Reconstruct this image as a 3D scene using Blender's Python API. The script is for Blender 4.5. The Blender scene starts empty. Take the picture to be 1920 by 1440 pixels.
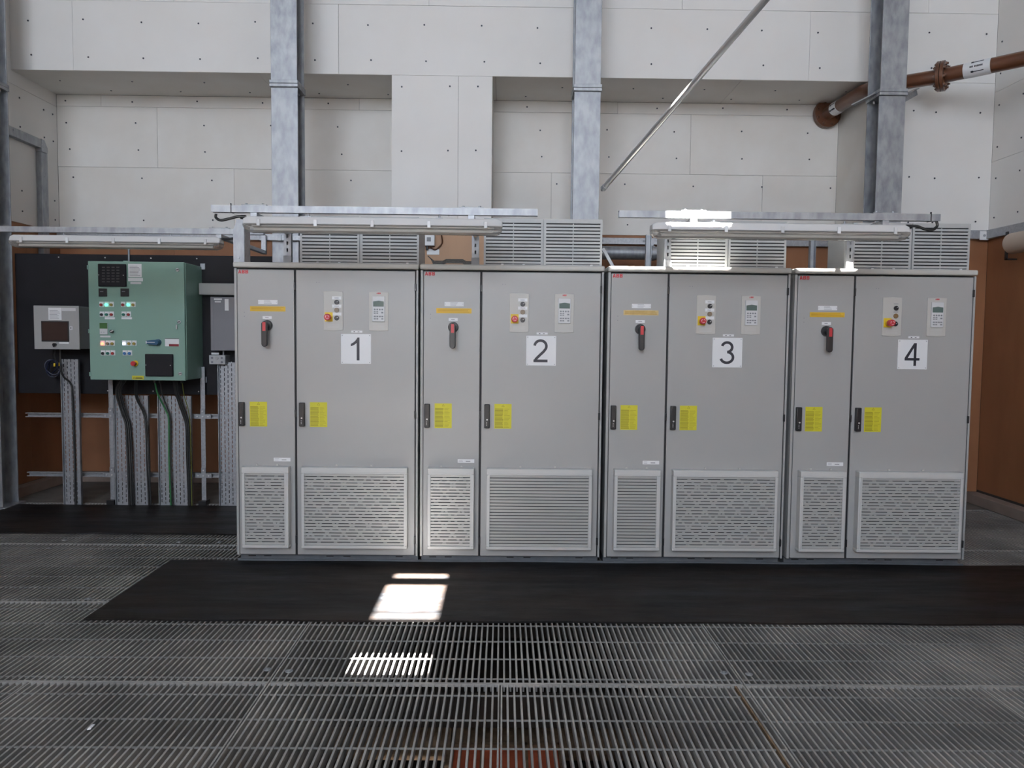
import bpy, bmesh, math, random
from mathutils import Vector, Matrix
random.seed(7)
PI = math.pi
sc = bpy.context.scene
C = sc.collection

# ------------------------------------------------------------------ camera
RI = Vector((0.99988752, -0.01102306, 0.0101709))
UP = Vector((-0.00950338, 0.05900367, 0.99821253))
FW = Vector((0.01160348, 0.9981969, -0.05889227))
FPX = 1452.26
EYE = Vector((0, 0, 1.595))
cd = bpy.data.cameras.new('camera')
cam = bpy.data.objects.new('camera', cd)
C.objects.link(cam)
cd.sensor_width = 36
cd.lens = FPX / 1920 * 36
cd.clip_start = 0.05
cam.matrix_world = Matrix(((RI.x, UP.x, -FW.x, EYE.x), (RI.y, UP.y, -FW.y, EYE.y), (RI.z, UP.z, -FW.z, EYE.z), (0, 0, 0, 1)))
sc.camera = cam

def at(px, py, y=None, z=None, x=None):
    """point of the photograph on a real plane of the room (metres)"""
    d = FW * FPX + RI * (px - 960) - UP * (py - 720)
    t = y / d.y if y is not None else ((z - EYE.z) / d.z if z is not None else x / d.x)
    return EYE + d * t

# ------------------------------------------------------------------ light
YB, YW, XL, XR, ZS, ZR, YR = 8.44, 7.68, -4.77, 4.785, 4.13, 8.6, -9.0
w = bpy.data.worlds.new('world'); sc.world = w; w.use_nodes = True
bg = w.node_tree.nodes['Background']
bg.inputs[0].default_value = (0.82, 0.92, 1.07, 1)
bg.inputs[1].default_value = 14.2
SUN_T = 1.88   # tangent of the sun's elevation
sd = bpy.data.lights.new('sun', 'SUN'); sd.energy = 620; sd.angle = 0.006; sd.color = (1.0, 0.96, 0.90)
so = bpy.data.objects.new('sun', sd); C.objects.link(so)
so.rotation_euler = Vector((0, -1, SUN_T)).to_track_quat('Z', 'Y').to_euler()
so.location = (0, -5, 12)
# portals at the openings of the wall behind the camera (guide the sampling of the sky)
WIN = [(-4.4, -1.6), (-1.2, 1.0)]
WZ0, WZ1 = 3.6, 8.3
for a, b in WIN:
    pd = bpy.data.lights.new('window_portal', 'AREA'); pd.shape = 'RECTANGLE'
    pd.size = b - a; pd.size_y = WZ1 - WZ0; pd.cycles.is_portal = True
    po = bpy.data.objects.new('window_portal', pd); C.objects.link(po)
    po.location = ((a + b) / 2, YR - 0.05, (WZ0 + WZ1) / 2); po.rotation_euler = (PI / 2, 0, 0)
sc.view_settings.view_transform = 'Standard'
sc.view_settings.look = 'None'
sc.view_settings.gamma = 1
sc.view_settings.use_curve_mapping = False
sc.view_settings.exposure = 0.0

# ------------------------------------------------------------------ materials
MATS = {}
def mat(name, col, rough=0.5, metal=0.0, noise=0.0, nscale=8.0, col2=None, bump=0.0, bscale=60.0, stretch=None,
        emit=None, estr=0.0, coat=0.0, trans=0.0, kind='noise', rvar=0.0, spec=None):
    if name in MATS: return MATS[name]
    m = bpy.data.materials.new(name); m.use_nodes = True
    nt = m.node_tree; N = nt.nodes; L = nt.links; p = N['Principled BSDF']
    p.inputs['Base Color'].default_value = (*col, 1)
    p.inputs['Roughness'].default_value = rough
    p.inputs['Metallic'].default_value = metal
    if spec is not None: p.inputs['Specular IOR Level'].default_value = spec
    if coat: p.inputs['Coat Weight'].default_value = coat; p.inputs['Coat Roughness'].default_value = 0.12
    if trans: p.inputs['Transmission Weight'].default_value = trans
    if emit:
        p.inputs['Emission Color'].default_value = (*emit, 1); p.inputs['Emission Strength'].default_value = estr
    if noise or bump or rvar:
        tc = N.new('ShaderNodeTexCoord'); mp = N.new('ShaderNodeMapping'); L.new(tc.outputs['Object'], mp.inputs[0])
        if stretch: mp.inputs['Scale'].default_value = stretch
    if noise:
        if kind == 'noise':
            t = N.new('ShaderNodeTexNoise'); t.inputs['Scale'].default_value = nscale; t.inputs['Detail'].default_value = 6
            o = t.outputs[0]
        else:
            t = N.new('ShaderNodeTexVoronoi'); t.inputs['Scale'].default_value = nscale
            bw = N.new('ShaderNodeRGBToBW'); L.new(t.outputs['Color'], bw.inputs[0]); o = bw.outputs[0]
        L.new(mp.outputs[0], t.inputs['Vector'])
        r = N.new('ShaderNodeValToRGB'); L.new(o, r.inputs[0])
        r.color_ramp.elements[0].position = 0.32; r.color_ramp.elements[1].position = 0.68
        c2 = col2 if col2 else tuple(c * (1 - noise) for c in col)
        r.color_ramp.elements[0].color = (*c2, 1); r.color_ramp.elements[1].color = (*col, 1)
        L.new(r.outputs[0], p.inputs['Base Color'])
        if rvar:
            mr = N.new('ShaderNodeMapRange'); L.new(o, mr.inputs[0])
            mr.inputs[3].default_value = rough - rvar; mr.inputs[4].default_value = rough + rvar
            L.new(mr.outputs[0], p.inputs['Roughness'])
    if bump:
        t2 = N.new('ShaderNodeTexNoise'); t2.inputs['Scale'].default_value = bscale; t2.inputs['Detail'].default_value = 4
        L.new(mp.outputs[0], t2.inputs['Vector'])
        b = N.new('ShaderNodeBump'); b.inputs['Strength'].default_value = bump; b.inputs['Distance'].default_value = 0.01
        L.new(t2.outputs[0], b.inputs['Height']); L.new(b.outputs[0], p.inputs['Normal'])
    MATS[name] = m
    return m

BOARD = mat('white board', (0.83, 0.815, 0.79), 0.5, noise=0.05, nscale=1.3, col2=(0.79, 0.765, 0.73), bump=0.04, bscale=40)
BOARD2 = mat('dusty board', (0.85, 0.83, 0.79), 0.55, noise=0.06, nscale=1.8, col2=(0.78, 0.745, 0.69), bump=0.04, bscale=40)
PLY = mat('plywood', (0.31, 0.135, 0.06), 0.6, noise=0.25, nscale=3, stretch=(1, 1, 0.35), bump=0.05, bscale=80)
BACKING = mat('dark backing', (0.05, 0.045, 0.04), 0.9)
CONC = mat('concrete', (0.16, 0.145, 0.13), 0.85, noise=0.35, nscale=5, bump=0.2, bscale=30)
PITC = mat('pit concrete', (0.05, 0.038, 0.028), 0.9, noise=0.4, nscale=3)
KERB = mat('kerb concrete', (0.30, 0.235, 0.20), 0.85, noise=0.2, nscale=6)
GALV = mat('galvanised steel', (0.415, 0.43, 0.45), 0.5, 0.7, noise=0.25, nscale=20, kind='noise', stretch=(1, 1, 0.45), rvar=0.08, bump=0.05, bscale=14, col2=(0.26, 0.275, 0.30))
GALVD = mat('galvanised spangle', (0.44, 0.455, 0.48), 0.5, 0.7, noise=0.15, nscale=60, kind='vor', rvar=0.06)
GRATE = mat('grating steel', (0.47, 0.455, 0.43), 0.5, 0.25, noise=0.4, nscale=1.6, col2=(0.22, 0.214, 0.208), rvar=0.1)
GALVR = mat('dull rod steel', (0.24, 0.235, 0.225), 0.6, 0.3)
RUSTY = mat('rust stained steel', (0.26, 0.17, 0.10), 0.65, 0.3, noise=0.4, nscale=30)
CAB = mat('light grey enamel', (0.375, 0.38, 0.375), 0.36, noise=0.03, nscale=1.2, coat=0.15, bump=0.015, bscale=180)
CABL = mat('cream grey enamel', (0.50, 0.495, 0.465), 0.4)
VENT = mat('vent grey enamel', (0.42, 0.43, 0.43), 0.4)
CABW = mat('white grey grille plastic', (0.55, 0.555, 0.545), 0.4)
GAP = mat('black seal and recess shade', (0.012, 0.012, 0.014), 0.6)  # door seal colour; also stands in for shade behind grille and vent slats
PLINTH = mat('blue grey plinth', (0.15, 0.17, 0.19), 0.45, 0.3, noise=0.2, nscale=12)
BLACK = mat('black plastic', (0.018, 0.018, 0.02), 0.35)
BLACKM = mat('black matt board', (0.010, 0.010, 0.014), 0.65, spec=0.3, noise=0.3, nscale=4)
RED = mat('red plastic', (0.50, 0.035, 0.045), 0.35)
REDI = mat('red print', (0.55, 0.04, 0.05), 0.5)
YEL = mat('yellow label', (0.60, 0.56, 0.03), 0.5)
AMB = mat('amber label', (0.68, 0.43, 0.03), 0.5)
AMBF = mat('faded amber label', (0.66, 0.50, 0.22), 0.5, noise=0.2, nscale=30)
YELP = mat('yellow plastic', (0.70, 0.48, 0.02), 0.4)
WHITE = mat('white label', (0.78, 0.79, 0.80), 0.45)
PAPER = mat('silver label', (0.62, 0.63, 0.64), 0.35)
INK = mat('black ink', (0.02, 0.02, 0.03), 0.5)
INKG = mat('grey ink', (0.22, 0.23, 0.25), 0.5)
INKY = mat('olive print', (0.30, 0.27, 0.01), 0.5)
INKA = mat('brown print', (0.42, 0.24, 0.01), 0.5)
LCD = mat('green lcd', (0.10, 0.15, 0.14), 0.15)
LENSB = mat('unlit amber lens', (0.20, 0.13, 0.06), 0.25)
CHROME = mat('bright zinc', (0.66, 0.66, 0.66), 0.35, 0.5)
BSTEEL = mat('bright steel tube', (0.66, 0.67, 0.68), 0.3, 0.85)
PLYL = mat('light plywood', (0.50, 0.31, 0.19), 0.6, noise=0.15, nscale=3, stretch=(1, 1, 0.35))
GREEN = mat('pale green enamel', (0.215, 0.36, 0.30), 0.4, noise=0.05, nscale=2, coat=0.1)
RUB = mat('black rubber', (0.022, 0.022, 0.022), 0.5, noise=0.3, nscale=60, bump=0.1, bscale=200)
BPIPE = mat('brown gloss paint', (0.115, 0.045, 0.022), 0.28, noise=0.2, nscale=5, coat=0.3)
BLUE = mat('blue plastic', (0.03, 0.10, 0.19), 0.35)
BLUEB = mat('blue lens', (0.05, 0.17, 0.40), 0.3)
BLUEC = mat('blue cable', (0.006, 0.010, 0.035), 0.45)
GRNC = mat('green cable', (0.03, 0.17, 0.06), 0.45)
GYC = mat('green and yellow cable', (0.14, 0.15, 0.02), 0.45)
GREYB = mat('mid grey enamel', (0.18, 0.185, 0.21), 0.45)
LGREY = mat('pale grey enamel', (0.42, 0.43, 0.44), 0.4)
DISP = mat('dark screen', (0.045, 0.028, 0.025), 0.12)
REDB = mat('red lens', (0.30, 0.03, 0.03), 0.3)
GRNB = mat('green lens', (0.02, 0.16, 0.12), 0.3)
YELB = mat('yellow lens', (0.36, 0.26, 0.06), 0.3)
BRNB = mat('dim lens', (0.20, 0.15, 0.10), 0.3)
LITG = mat('lit green lens', (0.1, 0.9, 0.5), 0.3, emit=(0.12, 1.0, 0.55), estr=2.2)
LITR = mat('lit red lens', (1.0, 0.2, 0.1), 0.3, emit=(1.0, 0.16, 0.08), estr=4.5)
LITW = mat('lit white lens', (0.9, 0.9, 1.0), 0.3, emit=(0.8, 0.85, 1.0), estr=1.6)
LAMPB = mat('lamp body plastic', (0.60, 0.60, 0.60), 0.35)
TUBE = mat('unlit tube', (0.66, 0.64, 0.60), 0.25)
REFL = mat('lamp gear tray', (0.62, 0.60, 0.56), 0.35)
PVC = mat('cream lagging', (0.55, 0.46, 0.38), 0.6)
OXIDE = mat('red oxide paint', (0.62, 0.13, 0.055), 0.6, noise=0.3, nscale=10)
GLASS = bpy.data.materials.new('clear polycarbonate'); GLASS.use_nodes = True
gp = GLASS.node_tree; gp.nodes.clear()
_o = gp.nodes.new('ShaderNodeOutputMaterial'); _m = gp.nodes.new('ShaderNodeMixShader')
_t = gp.nodes.new('ShaderNodeBsdfTransparent'); _g = gp.nodes.new('ShaderNodeBsdfPrincipled')
_t.inputs[0].default_value = (0.93, 0.92, 0.90, 1)
_g.inputs['Base Color'].default_value = (0.5, 0.48, 0.45, 1); _g.inputs['Roughness'].default_value = 0.12
_f = gp.nodes.new('ShaderNodeLayerWeight'); _f.inputs[0].default_value = 0.35
_mr = gp.nodes.new('ShaderNodeMapRange'); _mr.inputs[3].default_value = 0.22; _mr.inputs[4].default_value = 0.9
gp.links.new(_f.outputs['Facing'], _mr.inputs[0]); gp.links.new(_mr.outputs[0], _m.inputs[0])
gp.links.new(_t.outputs[0], _m.inputs[1]); gp.links.new(_g.outputs[0], _m.inputs[2]); gp.links.new(_m.outputs[0], _o.inputs[0])

# rubber mat with scuffs and brown and blue-grey stains
def mat_mat():
    m = bpy.data.materials.new('worn rubber mat'); m.use_nodes = True
    N = m.node_tree.nodes; L = m.node_tree.links; p = N['Principled BSDF']
    tc = N.new('ShaderNodeTexCoord')
    def noise(sc_, sx, sy, det, lo, hi):
        mp = N.new('ShaderNodeMapping'); L.new(tc.outputs['Object'], mp.inputs[0]); mp.inputs['Scale'].default_value = (sx, sy, 1); mp.inputs['Location'].default_value = (sc_, 1.3, 0)
        n = N.new('ShaderNodeTexNoise'); n.inputs['Scale'].default_value = sc_; n.inputs['Detail'].default_value = det; n.inputs['Roughness'].default_value = 0.72
        L.new(mp.outputs[0], n.inputs['Vector'])
        mr = N.new('ShaderNodeMapRange'); L.new(n.outputs[0], mr.inputs[0]); mr.inputs[1].default_value = lo; mr.inputs[2].default_value = hi
        return mr.outputs[0]
    def mix(fac, a, c):
        x = N.new('ShaderNodeMix'); x.data_type = 'RGBA'; L.new(fac, x.inputs[0])
        if isinstance(a, tuple): x.inputs[6].default_value = (*a, 1)
        else: L.new(a, x.inputs[6])
        x.inputs[7].default_value = (*c, 1); return x.outputs[2]
    c = mix(noise(1.7, .5, 1.6, 8, .42, .62), (0.005, 0.005, 0.0055), (0.018, 0.012, 0.009))
    c = mix(noise(2.9, .35, 2.4, 9, .52, .72), c, (0.020, 0.024, 0.030))
    c = mix(noise(9.0, .5, 2.5, 10, .60, .78), c, (0.07, 0.058, 0.05))
    L.new(c, p.inputs['Base Color']); p.inputs['Specular IOR Level'].default_value = 0.22
    mr = N.new('ShaderNodeMapRange'); L.new(noise(4.0, .4, 2, 8, .3, .7), mr.inputs[0]); mr.inputs[3].default_value = 0.66; mr.inputs[4].default_value = 0.46
    L.new(mr.outputs[0], p.inputs['Roughness'])
    n2 = N.new('ShaderNodeTexNoise'); n2.inputs['Scale'].default_value = 220; L.new(tc.outputs['Object'], n2.inputs['Vector'])
    b = N.new('ShaderNodeBump'); b.inputs['Strength'].default_value = 0.15; b.inputs['Distance'].default_value = 0.004
    L.new(n2.outputs[0], b.inputs['Height']); L.new(b.outputs[0], p.inputs['Normal'])
    return m
MATM = mat_mat()

# ------------------------------------------------------------------ helpers
WORG = {}
class MB:
    def __init__(s): s.v = []; s.f = []; s.sm = False
    def box(s, x0, x1, y0, y1, z0, z1):
        n = len(s.v)
        s.v += [(x0, y0, z0), (x1, y0, z0), (x1, y1, z0), (x0, y1, z0), (x0, y0, z1), (x1, y0, z1), (x1, y1, z1), (x0, y1, z1)]
        s.f += [tuple(n + i for i in q) for q in ((0, 3, 2, 1), (4, 5, 6, 7), (0, 1, 5, 4), (1, 2, 6, 5), (2, 3, 7, 6), (3, 0, 4, 7))]
        return s
    def obox(s, c, ax, ay, az):
        """oriented box: centre and three half-axis vectors"""
        n = len(s.v); c = Vector(c); ax = Vector(ax); ay = Vector(ay); az = Vector(az)
        for k in (-1, 1):
            for i, j in ((-1, -1), (1, -1), (1, 1), (-1, 1)):
                s.v.append(tuple(c + ax * i + ay * j + az * k))
        s.f += [tuple(n + i for i in q) for q in ((0, 3, 2, 1), (4, 5, 6, 7), (0, 1, 5, 4), (1, 2, 6, 5), (2, 3, 7, 6), (3, 0, 4, 7))]
        return s
    def bar(s, a, b, wd, ht, up=(0, 0, 1)):
        a = Vector(a); b = Vector(b); d = (b - a); u = Vector(up); sd_ = d.cross(u).normalized(); u2 = sd_.cross(d).normalized()
        return s.obox((a + b) / 2, d / 2, sd_ * wd / 2, u2 * ht / 2)
    def cyl(s, a, b, r, n=20, r2=None):
        a = Vector(a); b = Vector(b); d = (b - a).normalized(); r2 = r if r2 is None else r2
        u = d.orthogonal().normalized(); q = d.cross(u); k = len(s.v)
        for i in range(n):
            t = 2 * PI * i / n; o = u * math.cos(t) + q * math.sin(t)
            s.v.append(tuple(a + o * r)); s.v.append(tuple(b + o * r2))
        for i in range(n):
            j = (i + 1) % n; s.f.append((k + 2 * i, k + 2 * j, k + 2 * j + 1, k + 2 * i + 1))
        s.f.append(tuple(k + 2 * i for i in reversed(range(n)))); s.f.append(tuple(k + 2 * i + 1 for i in range(n)))
        s.sm = True
        return s
    def tube(s, pts, r, n=10):
        P = [Vector(p) for p in pts]; k = len(s.v); u = None
        for i, p in enumerate(P):
            d = (P[min(i + 1, len(P) - 1)] - P[max(i - 1, 0)]).normalized()
            u = d.orthogonal().normalized() if u is None else (u - d * u.dot(d)).normalized()
            q = d.cross(u)
            for j in range(n):
                t = 2 * PI * j / n; s.v.append(tuple(p + (u * math.cos(t) + q * math.sin(t)) * r))
        for i in range(len(P) - 1):
            for j in range(n):
                a = k + i * n + j; b = k + i * n + (j + 1) % n; s.f.append((a, b, b + n, a + n))
        s.f.append(tuple(k + j for j in reversed(range(n)))); s.f.append(tuple(k + (len(P) - 1) * n + j for j in range(n)))
        s.sm = True
        return s
    def prism(s, pts, y0, y1):
        """outline in (x, z), extruded along y"""
        n = len(pts); k = len(s.v)
        s.v += [(x, y0, z) for x, z in pts] + [(x, y1, z) for x, z in pts]
        s.f.append(tuple(k + i for i in range(n))); s.f.append(tuple(k + n + i for i in reversed(range(n))))
        for i in range(n):
            j = (i + 1) % n; s.f.append((k + j, k + i, k + n + i, k + n + j))
        return s
    def ribbon(s, pts, wd, y0, y1):
        """stroke of width wd along (x, z) points"""
        P = [Vector((a, 0, b)) for a, b in pts]; L = []; R_ = []
        for i, p in enumerate(P):
            d1 = (P[i] - P[i - 1]).normalized() if i else None
            d2 = (P[i + 1] - P[i]).normalized() if i < len(P) - 1 else None
            d = ((d1 or d2) + (d2 or d1)).normalized(); nn = Vector((-d.z, 0, d.x))
            k = 1 / max(0.5, (d1 or d2).dot(d))
            L.append(p + nn * wd / 2 * k); R_.append(p - nn * wd / 2 * k)
        for i in range(len(P) - 1):
            s.prism([(q.x, q.z) for q in (L[i], L[i + 1], R_[i + 1], R_[i])], y0, y1)
        return s
    def disc_y(s, x, z, r, y0, y1, n=18, r2=None): return s.cyl((x, y1, z), (x, y0, z), r, n, r2)
    def build(s, name, m, parent=None, bevel=0.0, seg=2, origin=None):
        xs = [v[0] for v in s.v]; ys = [v[1] for v in s.v]; zs = [v[2] for v in s.v]
        o = Vector(origin) if origin is not None else Vector(((min(xs) + max(xs)) / 2, (min(ys) + max(ys)) / 2, (min(zs) + max(zs)) / 2 if parent is not None else min(zs)))
        me = bpy.data.meshes.new(name)
        me.from_pydata([tuple(Vector(v) - o) for v in s.v], [], s.f)
        bm = bmesh.new(); bm.from_mesh(me); bmesh.ops.recalc_face_normals(bm, faces=bm.faces); bm.to_mesh(me); bm.free()
        if s.sm:
            me.shade_smooth(); me.set_sharp_from_angle(angle=math.radians(35))
        me.materials.append(m)
        ob = bpy.data.objects.new(name, me); C.objects.link(ob)
        if parent is not None:
            ob.parent = parent; ob.location = o - WORG[parent.name]
        else: ob.location = o
        WORG[ob.name] = o
        if bevel:
            b = ob.modifiers.new('bevel', 'BEVEL'); b.width = bevel; b.segments = seg; b.limit_method = 'ANGLE'; b.harden_normals = False
            me.shade_smooth(); me.set_sharp_from_angle(angle=math.radians(35))
        return ob

def empty(name, loc):
    o = bpy.data.objects.new(name, None); o.empty_display_size = 0.1; C.objects.link(o); o.location = loc; WORG[o.name] = Vector(loc)
    return o
def tag(o, label=None, cat=None, group=None, kind=None):
    if label: o['label'] = label
    if cat: o['category'] = cat
    if group: o['group'] = group
    if kind: o['kind'] = kind
    return o
def thing(name, loc, label, cat, group=None): return tag(empty(name, loc), label, cat, group)
def dup(o, off, parent=None):
    """copy of one mesh object moved by off (world)"""
    c = o.copy(); C.objects.link(c); wl = WORG[o.name] + Vector(off); WORG[c.name] = wl
    c.parent = parent if parent is not None else o.parent
    c.location = wl - (WORG[c.parent.name] if c.parent else Vector((0, 0, 0)))
    return c
def box(name, m, parent, x0, x1, y0, y1, z0, z1, bevel=0.0, **k): return MB().box(x0, x1, y0, y1, z0, z1).build(name, m, parent, bevel, **k)
def smooth(pts, n=8):
    P = [Vector(p) for p in pts]; P = [2 * P[0] - P[1]] + P + [2 * P[-1] - P[-2]]; out = []
    for i in range(1, len(P) - 2):
        for k in range(n):
            t = k / n; a, b, c, d = P[i - 1:i + 3]
            out.append(0.5 * ((2 * b) + (c - a) * t + (2 * a - 5 * b + 4 * c - d) * t * t + (3 * b - a - 3 * c + d) * t ** 3))
    out.append(P[-2]); return out
def arc(cx, cz, r, a0, a1, n=14, rz=None):
    rz = rz or r
    return [(cx + r * math.cos(math.radians(a0 + (a1 - a0) * i / n)), cz + rz * math.sin(math.radians(a0 + (a1 - a0) * i / n))) for i in range(n + 1)]
def digit(ch, x, z, h, y0, y1):
    """figure of height h whose box starts at x, z"""
    m = MB(); wd = 0.115
    S = lambda pts: [(x + a * h, z + b * h) for a, b in pts]
    if ch == '1':
        m.prism(S([(0.255, 0), (0.375, 0), (0.375, 1), (0.29, 1), (0.255, 0.93), (0.255, 0.78)]), y0, y1)
        m.prism(S([(0.0, 0.72), (0.0, 0.61), (0.14, 0.67), (0.256, 0.76), (0.256, 0.94), (0.20, 0.86), (0.10, 0.77)]), y0, y1)
    elif ch == '2':
        m.ribbon(S(arc(0.325, 0.70, 0.258, 175, -28, 18, 0.245) + [(0.46, 0.46), (0.30, 0.31), (0.14, 0.15), (0.085, 0.055)]), wd * h, y0, y1)
        m.box(x + 0.02 * h, x + 0.64 * h, y0 - .0003, y1, z, z + 0.115 * h)
    elif ch == '3':
        m.ribbon(S(arc(0.30, 0.735, 0.225, 165, -88, 18, 0.21)), wd * h, y0, y1)
        m.ribbon(S(arc(0.30, 0.29, 0.27, 88, -165, 20, 0.235)), wd * h, y0 - .0003, y1)
    else:
        m.box(x + 0.40 * h, x + 0.515 * h, y0, y1, z, z + h)
        m.box(x, x + 0.40 * h, y0, y1, z + 0.235 * h, z + 0.345 * h).box(x + 0.515 * h, x + 0.66 * h, y0, y1, z + 0.235 * h, z + 0.345 * h)
        m.prism(S([(0, 0.345), (0.14, 0.345), (0.40, 0.80), (0.40, 1.0)]), y0, y1)
    return m
def abb(m, x, z, h, y0, y1):
    """the three letters of the maker's mark"""
    t = h * 0.26; wdt = h * 0.86; g = h * 0.12
    m.prism([(x, z), (x + t, z), (x + wdt * .5, z + h * .72), (x + wdt * .5, z + h), (x + wdt * .5 - t * .55, z + h)], y0, y1)
    m.prism([(x + wdt, z), (x + wdt - t, z), (x + wdt * .5, z + h * .72), (x + wdt * .5, z + h), (x + wdt * .5 + t * .55, z + h)], y0, y1)
    m.box(x + wdt * .25, x + wdt * .75, y0, y1, z + h * .2, z + h * .38)
    for k in (1, 2):
        X = x + k * (wdt + g)
        m.box(X, X + t, y0, y1, z, z + h)
        for cz, hh in ((0.27, 0.27), (0.75, 0.25)):
            m.ribbon([(X + t * .8, z + (cz + hh - .1) * h), (X + wdt * .6, z + (cz + hh - .1) * h), (X + wdt * .82, z + (cz + hh * .4) * h), (X + wdt * .82, z + (cz - hh * .4) * h), (X + wdt * .6, z + (cz - hh + .1) * h), (X + t * .8, z + (cz - hh + .1) * h)], t * .8, y0, y1)
    return m
def lines(m, x0, x1, z0, z1, n, y0, y1, fill=0.45, ragged=0.3):
    """rows of tiny print"""
    st = (z1 - z0) / n
    for i in range(n):
        zz = z1 - (i + 0.5) * st; xe = x1 - random.random() * ragged * (x1 - x0)
        m.box(x0, xe, y0, y1, zz - st * fill / 2, zz + st * fill / 2)
    return m

# ------------------------------------------------------------------ floor
floor = tag(box('floor', CONC, None, XL, XR, YR, 0.30, -0.25, 0.0), kind='structure')
MB().box(XL, XR, 7.30, YB, -0.25, 0.0).build('rear_slab', CONC, floor)
m = MB().box(XL, XR, 0.30, 7.30, -1.45, -1.35)
m.box(XL - .1, XL, 0.3, 7.3, -1.35, -0.05).box(XR, XR + .1, 0.3, 7.3, -1.35, -0.05).box(XL, XR, 0.2, 0.3, -1.35, -0.25).box(XL, XR, 7.3, 7.4, -1.35, -0.25)
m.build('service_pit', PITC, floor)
YJ = [0.32, 1.38, 2.43, 3.495, 4.565, 5.85, 7.28]
XJ = [[XL + .01, -3.26, -1.066, 1.132, 3.33, XR - .01]] * 6
XJ = [XJ[0], XJ[0], [XL + .01, -3.26, -2.16, -1.066, 0.0, 1.132, 2.23, 3.33, XR - .01], XJ[0], [XL + .01, -3.62, -1.45, 0.75, 2.95, XR - .01], XJ[0]]
m = MB()
for y in YJ[1:-1]: m.box(XL, XR, y - 0.018, y + 0.018, -0.20, -0.052)
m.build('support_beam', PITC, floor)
for r in range(6):
    y0, y1 = YJ[r] + 0.004, YJ[r + 1] - 0.004
    for k in range(len(XJ[r]) - 1):
        x0, x1 = XJ[r][k] + 0.003, XJ[r][k + 1] - 0.003
        if r > 1 and y1 > 7 and False: continue
        fr = MB().box(x0, x1, y0, y0 + .007, -0.010, 0).box(x0, x1, y1 - .007, y1, -0.012, 0)
        fr.box(x0, x0 + .007, y0 + .007, y1 - .007, -0.044, 0).box(x1 - .007, x1, y0 + .007, y1 - .007, -0.044, 0)
        p = fr.build('grating_panel', GRATE, floor)
        nb = int((x1 - x0) / 0.03); st = (x1 - x0) / nb; b = MB()
        for i in range(1, nb):
            x = x0 + i * st; b.box(x - 0.0042, x + 0.0042, y0 + .007, y1 - .007, -0.044, -0.0004)
        tag(b.build('bearing_bars', GRATE, p), kind='stuff')
        c = MB(); yy = y1 - 0.107
        while yy > y0 + 0.03:
            c.box(x0 + .007, x1 - .007, yy - .003, yy + .003, -0.009, -0.003); yy -= 0.2245
        tag(c.build('cross_rods', GALVR, p), kind='stuff')
box('stained_bar', RUSTY, floor, 1.083, 1.091, 2.45, 3.48, -0.044, 0.001)
# what can be seen through the grating
o = MB().box(-0.22, 0.28, 2.30, 3.44, -0.45, -0.27)
ot = tag(o.build('steel_box', OXIDE, None, 0.01), 'red oxide painted steel box lying below the floor grating, bottom centre', 'box')
m = MB()
for x in (-0.21, -0.08, 0.12, 0.27):
    m.box(x - .006, x + .006, 2.3, 3.44, -0.27, -0.25)
m.box(-0.22, 0.28, 3.42, 3.44, -0.27, -0.25)
m.build('rib', RUSTY, ot)
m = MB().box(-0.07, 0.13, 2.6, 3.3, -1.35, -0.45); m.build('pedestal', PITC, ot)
t = thing('pit_pipe', (-0.2, 4.9, -1.35), 'rusty brown pipe running in the pit below the grating near the rubber mat', 'pipe')
MB().cyl((-1.0, 4.45, -0.80), (1.4, 4.45, -0.80), 0.09, 24).build('pipe_run', RUSTY, t)
MB().cyl((-0.32, 4.45, -0.80), (-0.28, 4.45, -0.80), 0.15, 24).cyl((-0.26, 4.45, -0.80), (-0.22, 4.45, -0.80), 0.15, 24).build('flange', RUSTY, t)
for x in (-.9, 1.2): box('support', PITC, t, x, x + .08, 4.35, 4.55, -1.35, -0.87)

# rubber mats
def rubber_mat(x0, x1, y0, y1, label):
    m = MB(); n = 40
    top = [(x0 + (x1 - x0) * i / n) for i in range(n + 1)]
    pts = [(x, y0 + 0.006 * math.sin(i * 1.3) * (0 < i < n)) for i, x in enumerate(top)] + [(x, y1 + 0.008 * math.sin(i * .9 + 1) * (0 < i < n)) for i, x in reversed(list(enumerate(top)))]
    k = len(m.v); N_ = len(pts)
    m.v += [(a, b, 0.0) for a, b in pts] + [(a, b, 0.011) for a, b in pts]
    for i in range(n):
        a, b, c, d = i, i + 1, 2 * n - i, 2 * n + 1 - i
        m.f.append((a, b, c, d)); m.f.append((a + N_, b + N_, c + N_, d + N_))
    for i in range(N_):
        j = (i + 1) % N_; m.f.append((i, j, j + N_, i + N_))
    return tag(m.build('rubber_mat', MATM), label, 'mat', 'black rubber floor mats')
rubber_mat(-2.325, 4.6, 4.262, 5.405, 'long black rubber mat in front of the four grey drive cabinets')
rubber_mat(-4.50, -2.02, 6.14, 7.16, 'short black rubber mat below the green panel, left of the cabinets')

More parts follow.
